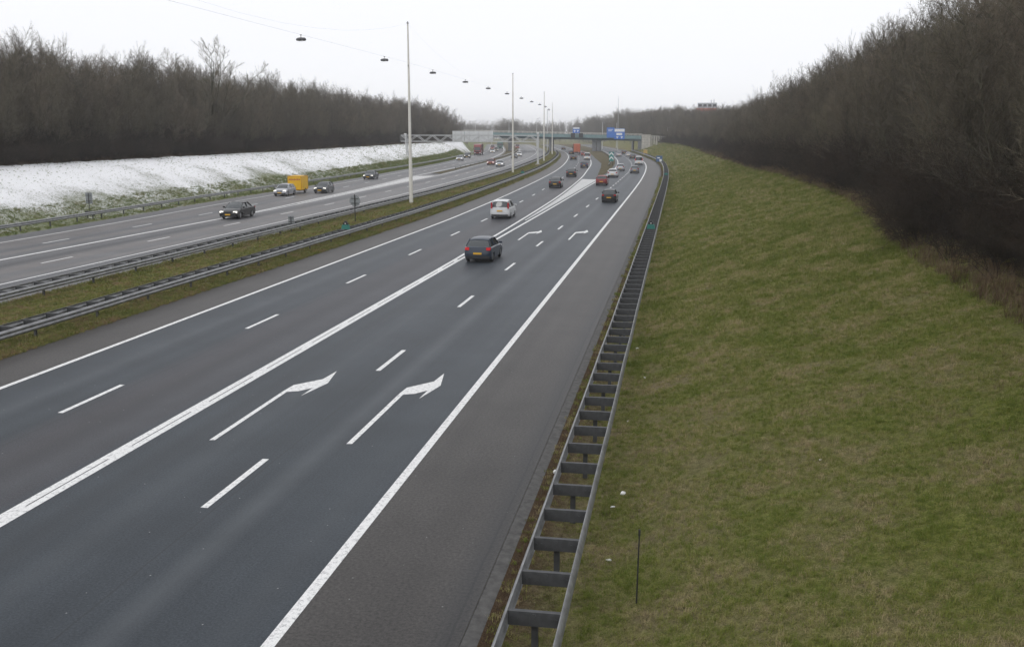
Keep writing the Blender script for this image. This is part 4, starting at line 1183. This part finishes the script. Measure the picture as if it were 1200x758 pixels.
# litter
lit_lab = ['crumpled white cup beside the left rail of the right barrier', 'white paper scrap near the top of the litter pair by the stake', 'torn white wrapper below the white scrap by the barrier', 'white packet in the grass left of the black stake']
def scrap(p, size, label, seed, flat=0.5):
    rr = random.Random(seed)
    b = bmesh.new(); bmesh.ops.create_icosphere(b, subdivisions=2, radius=1)
    for v in b.verts:
        k = 1 + 0.45 * noise.noise(v.co * 1.7 + Vector((seed * 3.1, 0, 0)))
        v.co = Vector((v.co.x * size * k, v.co.y * size * k * (0.6 + 0.5 * rr.random() * 0.2), v.co.z * size * flat * k))
    me = bpy.data.meshes.new('litter_scrap'); b.to_mesh(me); b.free()
    o = obj('litter_scrap', me, M_litter, None, (p[0], p[1], p[2] + size * flat * 0.6)); o.rotation_euler = (rr.uniform(-.4, .4), rr.uniform(-.4, .4), rr.random() * 6)
    tag(o, label, 'litter', 'litter on the bank')
for (px, py, sz, lab, fl) in ((651.5, 554.5, 0.075, lit_lab[0], 0.8), (730, 579.5, 0.075, lit_lab[1], 0.6), (718, 594, 0.06, lit_lab[2], 0.25), (713, 657, 0.062, lit_lab[3], 0.45),
                            (735.5, 494, 0.035, 'tiny white scrap beside the right barrier, above the cup', 0.6), (755.5, 443, 0.06, 'thin white strip of litter near the barrier mid way', 0.3),
                            (747, 409, 0.10, 'pale rag lying against the right barrier', 0.35), (757.5, 346.5, 0.07, 'white scrap near the barrier below the green box', 0.4),
                            (773.5, 310, 0.07, 'white scrap in the grass right of the barrier, middle distance', 0.4), (782.5, 253.5, 0.13, 'white bag in the grass beyond the nearest green box', 0.4), (961.5, 539, 0.03, 'tiny white scrap alone in the middle of the grass bank', 0.5), (892, 209, 0.14, 'pale scrap at the foot of the dark thicket', 0.5)):
    scrap(on_bank(px, py), sz, lab, int(px), fl)

# ------------------------------------------------------------------ far things: lamp posts, tall mast, building
fl = plain('far_pole', (0.55, 0.56, 0.56), 0.5)
for i, (px, y0, y1, Y, lab) in enumerate(((557, 141.5, 158, 560, 'leftmost'), (576.3, 143, 158, 520, 'second from left'), (596.5, 141, 158, 560, 'third, left of the second mast'), (629, 139.5, 158, 470, 'fourth, left of the third mast'), (641.3, 130, 180, 430, 'tall one between the third and fourth masts'),
                                     (706, 143.5, 158, 470, 'thin one left of the big blue signs'), (722.5, 144.5, 158, 500, 'thin one above the big blue signs'), (782, 150, 168, 408, 'rightmost, before the right wood'))):
    t, b = at_y(px, y0, Y), at_y(px, y1, Y)
    r = empty('lamp_post', (b.x, Y, 0)); tag(r, 'distant pale lamp post by the bridge, ' + lab, 'lamp post', 'distant lamp posts')
    m = MB(); m.tube((0, 0, -0.5), (0, 0, t.z), 0.17, 0.10); m.build('pole', fl, r)
    m = MB(); m.box((0.5, 0, t.z + 0.02), (1.3, 0.25, 0.12)); m.build('lamp_head', M_galv, r)
t = at_y(725, 113, 445); r = empty('radio_mast', (t.x, 445, 0)); tag(r, 'very tall thin mast above the trees behind the bridge', 'mast')
m = MB(); m.tube((0, 0, -0.5), (0, 0, t.z), 0.13, 0.06); m.build('pole', M_gantry, r)
m = MB(); [m.box((0, 0, t.z - 1.5 - 2 * k), (0.4, 0.4, 0.08)) for k in range(3)]; m.build('platform', M_gantry, r)
a, b = at_y(818, 119.5, 470), at_y(840, 128, 470)
r = empty('office_block', ((a.x + b.x) / 2, 470, 0)); tag(r, 'pale block with a red band peeping over the right wood', 'building')
w = b.x - a.x; hb = a.z
m = MB(); m.box((0, 5, hb / 2 - 0.5), (w, 10, hb)); m.build('wall', plain('block_wall', (0.42, 0.43, 0.46), 0.7), r)
m = MB(); m.box((-0.5, -0.08, hb - 3.6), (w + 1.0, 0.12, 1.4)); m.build('red_band', plain('red_band', (0.50, 0.16, 0.12), 0.5), r)
for k in range(4):
    m = MB(); m.box((-w / 2 + w * (k + 0.5) / 4, -0.05, hb - 1.7), (w / 6, 0.08, 1.1)); m.build('window', M_glass, r)
m = MB(); m.tube((w * 0.2, 3, hb - 0.6), (w * 0.2, 3, hb + 0.9), 0.12); m.tube((w * 0.35, 3, hb - 0.6), (w * 0.35, 3, hb + 1.2), 0.12); m.build('vent_pipe', M_galv_d, r)

# ------------------------------------------------------------------ bare trees and shrubs
def seg_mesh(name, segs, n):
    P0 = np.array([s[0] for s in segs]); P1 = np.array([s[1] for s in segs]); R0 = np.array([s[2] for s in segs]); R1 = np.array([s[3] for s in segs])
    D = P1 - P0; D /= np.maximum(np.linalg.norm(D, axis=1, keepdims=True), 1e-6)
    A = np.cross(D, np.where(np.abs(D[:, 2:3]) > 0.9, [[1.0, 0, 0]], [[0, 0, 1.0]])); A /= np.maximum(np.linalg.norm(A, axis=1, keepdims=True), 1e-6)
    B = np.cross(D, A)
    rings = []
    for Pq, Rq in ((P0, R0), (P1, R1)):
        for k in range(n):
            t = 2 * math.pi * k / n
            rings.append(Pq + (A * math.cos(t) + B * math.sin(t)) * Rq[:, None])
    V = np.stack(rings, 1).reshape(-1, 3)
    base = np.arange(len(segs))[:, None] * (2 * n)
    Fq = np.concatenate([base + np.array([[k, (k + 1) % n, n + (k + 1) % n, n + k]]) for k in range(n)], 0)
    me = bpy.data.meshes.new(name)
    me.vertices.add(len(V)); me.vertices.foreach_set('co', V.astype(np.float32).ravel())
    me.loops.add(len(Fq) * 4); me.loops.foreach_set('vertex_index', Fq.astype(np.int32).ravel())
    me.polygons.add(len(Fq)); me.polygons.foreach_set('loop_start', np.arange(0, len(Fq) * 4, 4, dtype=np.int32))
    me.update(calc_edges=True); me.validate()
    me.shade_smooth()
    return me
def grow(segs, p, d, L, r, lvl, spec, rr):
    n = spec['n'][lvl]
    p = np.array(p, float); d = np.array(d, float)
    for i in range(n):
        d = d + np.array([rr.gauss(0, 1), rr.gauss(0, 1), rr.gauss(0, 1)]) * spec['bend'][lvl] + np.array([0, 0, spec['trop'][lvl]])
        d /= np.linalg.norm(d)
        q = p + d * (L / n)
        ra = r * (1 - 0.85 * i / n); rb = r * (1 - 0.85 * (i + 1) / n)
        segs[lvl].append((tuple(p), tuple(q), ra, max(rb, 0.0025)))
        p = q
        if lvl + 1 < len(spec['n']) and i >= spec['first'][lvl]:
            for _ in range(spec['kids'][lvl]):
                if rr.random() < spec['prob'][lvl]:
                    a = rr.uniform(*spec['ang'][lvl])
                    ax = np.cross(d, [rr.gauss(0, 1), rr.gauss(0, 1), rr.gauss(0, 1)]); ax /= max(1e-6, np.linalg.norm(ax))
                    nd = d * math.cos(a) + np.cross(ax, d) * math.sin(a)
                    k = spec['len'][lvl] * rr.uniform(0.6, 1.15) * (1 - 0.45 * i / n)
                    grow(segs, p, nd, L * k, max(rb * 0.62, spec['rmin'][lvl + 1]), lvl + 1, spec, rr)
def make_tree(seed, height, stems, spread, spec, trunk_r):
    rr = random.Random(seed)
    segs = [[] for _ in spec['n']]
    for s in range(stems):
        a = rr.random() * 6.28
        lean = spread * rr.uniform(0.3, 1.0) if stems > 1 else 0.04
        d = (math.cos(a) * lean, math.sin(a) * lean, 1)
        off_ = 0.25 * (stems > 1)
        grow(segs, (math.cos(a) * off_ * rr.random(), math.sin(a) * off_ * rr.random(), -0.25), d, height * (rr.uniform(0.75, 1.0) if s else 1.0), trunk_r * rr.uniform(0.7, 1.0), 0, spec, rr)
    tr_ = seg_mesh('trunk', segs[0] + segs[1], 5)
    cr = seg_mesh('crown', sum(segs[2:], []), 3)
    return tr_, cr
SPEC_T = dict(n=(7, 5, 4, 3), bend=(0.06, 0.10, 0.13, 0.15), trop=(0.055, 0.075, 0.08, 0.05), first=(1, 0, 0), kids=(3, 2, 4), prob=(0.95, 0.9, 0.85), ang=((0.45, 0.9), (0.4, 0.85), (0.3, 0.8)), len=(0.40, 0.52, 0.55), rmin=(0, 0.014, 0.009, 0.0065))
SPEC_L = dict(n=(7, 6, 4, 3), bend=(0.03, 0.09, 0.13, 0.15), trop=(0.03, 0.08, 0.09, 0.04), first=(2, 1, 0), kids=(2, 2, 3), prob=(0.85, 0.85, 0.85), ang=((0.35, 0.7), (0.35, 0.7), (0.35, 0.8)), len=(0.34, 0.5, 0.55), rmin=(0, 0.026, 0.015, 0.010))
SPEC_B = dict(n=(5, 4, 3), bend=(0.14, 0.18, 0.2), trop=(-0.02, 0.04, 0.02), first=(1, 0), kids=(4, 4), prob=(0.85, 0.85), ang=((0.4, 1.1), (0.4, 1.1)), len=(0.55, 0.5), rmin=(0, 0.008, 0.005))
TREES = [make_tree(10 + k, 9.0, st, 0.35, SPEC_T, 0.065) for k, st in enumerate((3, 4, 3, 4, 2))]
LONE = make_tree(77, 12.0, 8, 0.75, SPEC_L, 0.12)
def make_bush(seed):
    rr = random.Random(seed)
    segs = [[] for _ in SPEC_B['n']]
    for s in range(26):
        a = rr.random() * 6.28; sp = rr.uniform(0.15, 1.1)
        grow(segs, (math.cos(a) * rr.random() * 0.5, math.sin(a) * rr.random() * 0.5, -0.15), (math.cos(a) * sp, math.sin(a) * sp, 1), rr.uniform(1.8, 3.0), 0.018, 0, SPEC_B, rr)
    return seg_mesh('stem', segs[0], 4), seg_mesh('twig_mass', sum(segs[1:], []), 3)
BUSHES = [make_bush(200 + k) for k in range(3)]
for a, b in TREES + [LONE]: a.materials.append(M_trunk); b.materials.append(M_twig)
for a, b in BUSHES: a.materials.append(M_bush); b.materials.append(M_bush)

KINDS = {}
def gn_scatter(name, parts, pts, label=None, parent=None):
    """one object that holds the uncountable rest: points with rotation, scale and kind"""
    coll = KINDS.get(id(parts))                               # the same kinds are shared between scatters
    fresh = coll is None
    if fresh: coll = KINDS[id(parts)] = bpy.data.collections.new(name + '_kinds')
    for i, ms in enumerate(parts if fresh else []):
        if len(ms) == 1: o = bpy.data.objects.new('%s_kind_%02d' % (name, i), ms[0]); coll.objects.link(o)
        else:
            b = bmesh.new(); mats = []
            me = bpy.data.meshes.new('%s_kind' % name)
            for k, m_ in enumerate(ms):
                c0 = len(b.faces); b.from_mesh(m_); b.faces.ensure_lookup_table()
                for f_ in b.faces[c0:]: f_.material_index = k
            b.to_mesh(me); b.free()
            for m_ in ms: me.materials.append(m_.materials[0])
            o = bpy.data.objects.new('%s_kind_%02d' % (name, i), me); coll.objects.link(o)
    me = bpy.data.meshes.new(name)
    n = len(pts)
    me.vertices.add(n)
    arr = np.array(pts, dtype=np.float32)                    # x y z  rx ry rz  s  kind
    me.vertices.foreach_set('co', arr[:, :3].ravel())
    at = me.attributes.new('rot', 'FLOAT_VECTOR', 'POINT'); at.data.foreach_set('vector', arr[:, 3:6].ravel())
    at = me.attributes.new('scl', 'FLOAT', 'POINT'); at.data.foreach_set('value', arr[:, 6].copy())
    at = me.attributes.new('kind_id', 'INT', 'POINT'); at.data.foreach_set('value', arr[:, 7].astype(np.int32))
    o = bpy.data.objects.new(name, me); link(o, parent)
    ng = bpy.data.node_groups.new(name, 'GeometryNodeTree')
    ng.interface.new_socket('Geometry', in_out='INPUT', socket_type='NodeSocketGeometry'); ng.interface.new_socket('Geometry', in_out='OUTPUT', socket_type='NodeSocketGeometry')
    nd, ln = ng.nodes, ng.links
    gi, go = nd.new('NodeGroupInput'), nd.new('NodeGroupOutput')
    mp = nd.new('GeometryNodeMeshToPoints'); ip = nd.new('GeometryNodeInstanceOnPoints'); ci = nd.new('GeometryNodeCollectionInfo')
    ci.inputs['Collection'].default_value = coll; ci.inputs['Separate Children'].default_value = True; ci.inputs['Reset Children'].default_value = True
    def na(nm, ty):
        q = nd.new('GeometryNodeInputNamedAttribute'); q.data_type = ty; q.inputs['Name'].default_value = nm; return q.outputs[0]
    ln.new(gi.outputs[0], mp.inputs['Mesh']); ln.new(mp.outputs[0], ip.inputs['Points']); ln.new(ci.outputs[0], ip.inputs['Instance'])
    ip.inputs['Pick Instance'].default_value = True
    ln.new(na('kind_id', 'INT'), ip.inputs['Instance Index']); ln.new(na('rot', 'FLOAT_VECTOR'), ip.inputs['Rotation']); ln.new(na('scl', 'FLOAT'), ip.inputs['Scale'])
    ln.new(ip.outputs[0], go.inputs[0])
    md = o.modifiers.new('scatter', 'NODES'); md.node_group = ng
    tag(o, label, None, None, 'stuff')
    return o

def plant_rows(wedge, zf, side, y0, y1, rows, step, hfun):
    out = []
    for j, d in enumerate(rows):
        y = y0 + rnd.random() * 2
        while y < y1:
            x = wedge(y) + side * (d + rnd.uniform(-1.1, 1.1))
            sc = hfun(j, y) * rnd.uniform(0.86, 1.08) / 9.0
            out.append((x, y, zf(x, y), sc))
            y += (step + 3.0 * sm(80, 350, y)) * rnd.uniform(0.65, 1.35)
    return out
tr_r = plant_rows(W_R, z_right, 1, 4, 640, (1.8, 4.4, 7.2, 10.5, 14.5, 19), 2.2, lambda j, y: (6.4, 8.2, 9.2, 9.7, 9.9, 10)[j] * (1 - 0.17 * sm(110, 220, y) + 0.30 * sm(350, 520, y)))
tr_l = plant_rows(W_L, z_left, -1, 36, 388, (1.8, 4.6, 7.6, 11, 15.0, 19.5), 2.3, lambda j, y: (7.6, 9.4, 10.4, 10.8, 11.0, 11.2)[j])
tr_l = [t for t in tr_l if t[1] > 40]
def dist(t): return math.hypot(t[0], t[1])
def visible(t): 
    v = Vector((t[0], t[1], t[2] + 6)) - EYE
    z = v.dot(FW)
    return z > 3 and abs(CX + F * v.dot(RT) / z - 600) < 660
def split(lst, n):
    l = sorted([t for t in lst if visible(t)], key=lambda t: dist(t) / t[3])
    keep = l[:n]; ks = set(id(t) for t in keep)
    return keep, [t for t in lst if id(t) not in ks]
one_r, rest_r = split(tr_r, 150)
one_l, rest_l = split(tr_l, 150)
def tree_obj(t, kind, label, group, name='bare_tree', rz=None, tilt=0.05):
    r = empty(name, (t[0], t[1], t[2] - 0.02), rnd.random() * 6.28 if rz is None else rz)
    r.rotation_euler = (rnd.uniform(-tilt, tilt), rnd.uniform(-tilt, tilt), r.rotation_euler.z)
    r.scale = (t[3] * rnd.uniform(0.9, 1.1), t[3] * rnd.uniform(0.9, 1.1), t[3])
    tag(r, label, 'tree' if name != 'bare_shrub' else 'shrub', group)
    a, b = ('trunk', 'crown') if name != 'bare_shrub' else ('stem', 'twig_mass')
    for nm, me in zip((a, b), kind):
        o = bpy.data.objects.new(nm, me); o.parent = r; scn.collection.objects.link(o)
    return r
for t in one_r: tree_obj(t, TREES[rnd.randrange(5)], 'bare dark tree in the thick wood above the right grass bank', 'bare trees of the right wood')
for t in one_l: tree_obj(t, TREES[rnd.randrange(5)], 'bare brown tree in the wood above the snowy bank', 'bare trees of the left wood')
def pts_of(lst, kinds, tilt=0.05):
    return [(x, y, z - 0.02, rnd.uniform(-tilt, tilt), rnd.uniform(-tilt, tilt), rnd.random() * 6.28, s, rnd.randrange(kinds)) for x, y, z, s in lst]
gn_scatter('right_wood', TREES, pts_of(rest_r, 5), 'rest of the bare wood on the right bank')
gn_scatter('left_wood', TREES, pts_of(rest_l, 5), 'rest of the bare wood above the snowy bank')
# the lone taller tree above the left wood, and a slim one on the right skyline
b = at_y(243, 95, 150); lx = b.x; ly = 150.0
lt_top = at_y(243, 49, ly).z; lz = z_left(lx, ly)
tree_obj((lx, ly, lz, (lt_top - lz) / 13.4), LONE, 'rounded bare tree standing tallest above the left wood', None, rz=0.4, tilt=0.0).scale = ((lt_top - lz) / 13.4 * 1.35, (lt_top - lz) / 13.4 * 1.35, (lt_top - lz) / 13.0)
SLIM = make_tree(91, 9.0, 1, 0.1, SPEC_T, 0.09)
SLIM[0].materials.append(M_trunk); SLIM[1].materials.append(M_twig)
Y = 66.0; b = at_y(1016, 60, Y); z = z_right(b.x, Y); tree_obj((b.x, Y, z, (at_y(1016, 36, Y).z - z) / 11.3), SLIM, 'slim bare tree rising above the right wood skyline', None, rz=2.0, tilt=0.0).scale = ((at_y(1016, 36, Y).z - z) / 11.3 * 0.5, (at_y(1016, 36, Y).z - z) / 11.3 * 0.5, (at_y(1016, 36, Y).z - z) / 11.3)
# far woods behind the bridge
far = []
for k in range(420):
    Y = rnd.uniform(470, 900); px = rnd.uniform(640, 860)
    p = at_y(px, 150, Y)
    if any(lo(Y) - 9 < p.x < hi(Y) + 9 for lo, hi in ((LOE, LLE), (MLE, RRE))): continue
    far.append((p.x, Y, 0.0 + (2.5 if px > 720 else 0), min(1.85, rnd.uniform(12, 16) / 9 * (1.0 + 0.15 * (px > 690)) * Y / 640)))
for k in range(380):
    Y = rnd.uniform(760, 1150); px = rnd.uniform(430, 720)
    p = at_y(px, 150, Y)
    far.append((p.x, Y, -0.5, rnd.uniform(11, 15) / 9 * Y / 900 * 1.05))
for k in range(14):
    Y = rnd.uniform(700, 740); p = at_y(rnd.uniform(588, 606), 150, Y); far.append((p.x, Y, -0.5, rnd.uniform(14, 16) / 9))
gn_scatter('far_wood', TREES, pts_of(far, 5), 'hazy far wood beyond the bridge')

# shrubs along the feet of the woods
sb_r = plant_rows(W_R, z_right, 1, 4, 420, (0.5, 1.9, 3.8, 6.2), 1.55, lambda j, y: (6.5, 9.5, 11, 11)[j])
sb_l = plant_rows(W_L, z_left, -1, 36, 385, (0.6, 2.2, 4.4, 7.5), 1.9, lambda j, y: (7, 10, 12, 12)[j])
one, rest = split(sb_r, 170)
for t in one: tree_obj(t, BUSHES[rnd.randrange(3)], 'dark bare shrub at the foot of the right wood', 'shrubs along the right wood', 'bare_shrub')
gn_scatter('right_undergrowth', BUSHES, pts_of(rest, 3), 'rest of the dark undergrowth of the right wood')
one, rest = split(sb_l, 120)
for t in one: tree_obj(t, BUSHES[rnd.randrange(3)], 'dark bare shrub at the top edge of the snowy bank', 'shrubs along the left wood', 'bare_shrub')
gn_scatter('left_undergrowth', BUSHES, pts_of(rest, 3), 'rest of the undergrowth of the left wood')

# ------------------------------------------------------------------ grass
def tuft(seed, n, lo, hi, lean, wid, mat, rad=0.09):
    rr = random.Random(seed); V, Fc = [], []
    for _ in range(n):
        a = rr.random() * 6.28; b = rr.random() * 6.28
        x, y = rad * rr.random() * math.cos(b), rad * rr.random() * math.sin(b)
        L = rr.uniform(lo, hi); le = rr.uniform(0.2, 1.0) * lean; w = wid * rr.uniform(0.6, 1.2)
        dx, dy = math.cos(a), math.sin(a); sx, sy = -dy * w, dx * w
        m1 = (x + dx * L * le * 0.35, y + dy * L * le * 0.35, L * 0.6 * (1 - 0.3 * le)); e = (x + dx * L * le, y + dy * L * le, L * (1 - 0.62 * le))
        k = len(V)
        V += [(x - sx, y - sy, -0.02), (x + sx, y + sy, -0.02), (m1[0] - sx * 0.8, m1[1] - sy * 0.8, m1[2]), (m1[0] + sx * 0.8, m1[1] + sy * 0.8, m1[2]), e]
        Fc += [(k, k + 1, k + 3, k + 2), (k + 2, k + 3, k + 4)]
    me = mesh_np('tuft', V, Fc); me.materials.append(mat); return (me,)
TUFT = [tuft(1, 26, 0.05, 0.13, 1.1, 0.0035, M_blade, 0.11), tuft(2, 22, 0.06, 0.17, 1.2, 0.003, M_blade, 0.10), tuft(3, 30, 0.03, 0.09, 0.9, 0.004, M_blade, 0.12), tuft(4, 16, 0.10, 0.26, 1.0, 0.0028, M_blade, 0.08)]
TUFT_M = [tuft(11, 24, 0.06, 0.16, 1.0, 0.005, M_blade_m, 0.14), tuft(12, 22, 0.08, 0.24, 1.0, 0.005, M_blade_m, 0.12), tuft(13, 22, 0.05, 0.14, 1.1, 0.006, M_blade_m, 0.15)]
TUFT_L = [tuft(31, 24, 0.06, 0.16, 1.0, 0.005, M_blade_l, 0.14), tuft(32, 22, 0.08, 0.2, 1.0, 0.005, M_blade_l, 0.12), tuft(33, 22, 0.05, 0.14, 1.1, 0.006, M_blade_l, 0.15)]
TUFT_D = [tuft(21, 14, 0.25, 0.65, 0.8, 0.005, M_dry, 0.16), tuft(22, 16, 0.2, 0.5, 1.1, 0.005, M_dry, 0.2), tuft(23, 10, 0.4, 0.95, 0.6, 0.005, M_dry, 0.14)]
def inview(x, y, z, m=40):
    v = Vector((x, y, z)) - EYE; d = v.dot(FW)
    if d < 3: return False
    px, py = CX + F * v.dot(RT) / d, CY - F * v.dot(UP) / d
    return -160 < px < 1360 and py < 758 + 140
def spread(n, y0, y1, xa, xb, zf, sc, kinds, gam=1.0, keep=None, wts=None):
    out = []
    for _ in range(n):
        y = y0 + (y1 - y0) * rnd.random() ** gam
        a, b = xa(y), xb(y)
        x = a + (b - a) * rnd.random()
        if keep and not keep(x, y): continue
        z = zf(x, y)
        if not inview(x, y, z): continue
        k = rnd.choices(range(kinds), wts)[0] if wts else rnd.randrange(kinds)
        out.append((x, y, z, rnd.uniform(-.25, .25), rnd.uniform(-.25, .25), rnd.random() * 6.28, sc(y) * rnd.uniform(0.7, 1.3), k))
    return out
def clump(x, y): return nz(x, y, 0.9, 9) > -0.75 + 0.6 * rnd.random() and (x - A_RS(y) > 1.0 or rnd.random() < 0.3)
gr = spread(80000, 6, 60, off(A_RS, -0.02), off(W_R, 0.6), z_right, lambda y: 0.72 + 0.9 * sm(15, 60, y), 4, 1.35, clump, (4, 3, 5, 1.2))
gr += spread(26000, 60, 170, off(A_RS, 0.0), off(W_R, 0.6), z_right, lambda y: 1.7 + 1.4 * sm(60, 170, y), 4, 1.2, None, (4, 3, 5, 0.6))
gr += spread(5000, 170, 400, off(A_RS, 0.3), off(W_R, 0.6), z_right, lambda y: 3.2, 4)
gn_scatter('bank_turf', TUFT, gr, 'short winter grass on the right bank')
# yellower growth on the two verges of the median
gm = spread(24000, 24, 120, off(A_L, 0.03), off(A_O0, -0.1), z_median, lambda y: 0.9 + 1.1 * sm(30, 120, y), 3, 1.3)
gm += spread(6000, 120, 390, A_L, A_O0, z_median, lambda y: 2.2, 3)
gm += spread(5000, 24, 130, off(A_L, 0.12), off(A_L, -0.5), lambda x, y: max(0.0, z_median(x, y)) if x < A_L(y) else 0.0, lambda y: 0.8 + 0.8 * sm(30, 120, y), 3, 1.2)
gn_scatter('median_turf', TUFT_M, gm, 'yellowish winter grass along the median')
gl_ = spread(16000, 40, 330, off(A_O1, 0.05), lambda y: G_L(y) - 4.5, z_left, lambda y: 1.1 + 1.4 * sm(60, 250, y), 3, 1.4)
gl_ += spread(7000, 40, 330, lambda y: G_L(y) - 3, lambda y: W_L(y), z_left, lambda y: 0.6 + 0.6 * sm(60, 250, y), 3, 1.4)
gn_scatter('left_turf', TUFT_L, gl_, 'grass tips showing at the foot of the snow and through it')
gd = spread(7500, 5, 260, lambda y: W_R(y) - 1.1, lambda y: W_R(y) + 0.6, z_right, lambda y: 0.9 + 1.0 * sm(60, 220, y), 3, 1.5)
gd += spread(1500, 40, 340, lambda y: W_L(y) + 0.5, lambda y: W_L(y) - 2.0, z_left, lambda y: 1.3, 3)
gd += spread(2600, 6, 60, off(A_RS, 0.0), off(A_RS, 0.9), z_right, lambda y: 0.22, 3)
gd += spread(2500, 6, 60, off(A_RS, 1.5), off(W_R, -2), z_right, lambda y: 0.3, 3, 1.0, lambda x, y: nz(x, y, 0.45, 21) > 0.22)
gn_scatter('dry_fringe', TUFT_D, gd, 'reddish dry stalks along the feet of the woods')

# ------------------------------------------------------------------ air
hz = MB(); hz.box((-125, 665, 12.3), (1640, 1460, 28.6))
hz_m = bpy.data.materials.new('haze_air'); hz_m.use_nodes = True
nt = hz_m.node_tree
nt.nodes.remove(nt.nodes['Principled BSDF'])
pv = nt.nodes.new('ShaderNodeVolumePrincipled')
pv.inputs['Color'].default_value = (0.97, 0.98, 1.0, 1)
pv.inputs['Density'].default_value = 0.00042
pv.inputs['Anisotropy'].default_value = 0.0
nt.links.new(pv.outputs[0], nt.nodes['Material Output'].inputs['Volume'])
tag(hz.build('haze', hz_m), 'thin winter haze over the whole place', None, None, 'stuff')
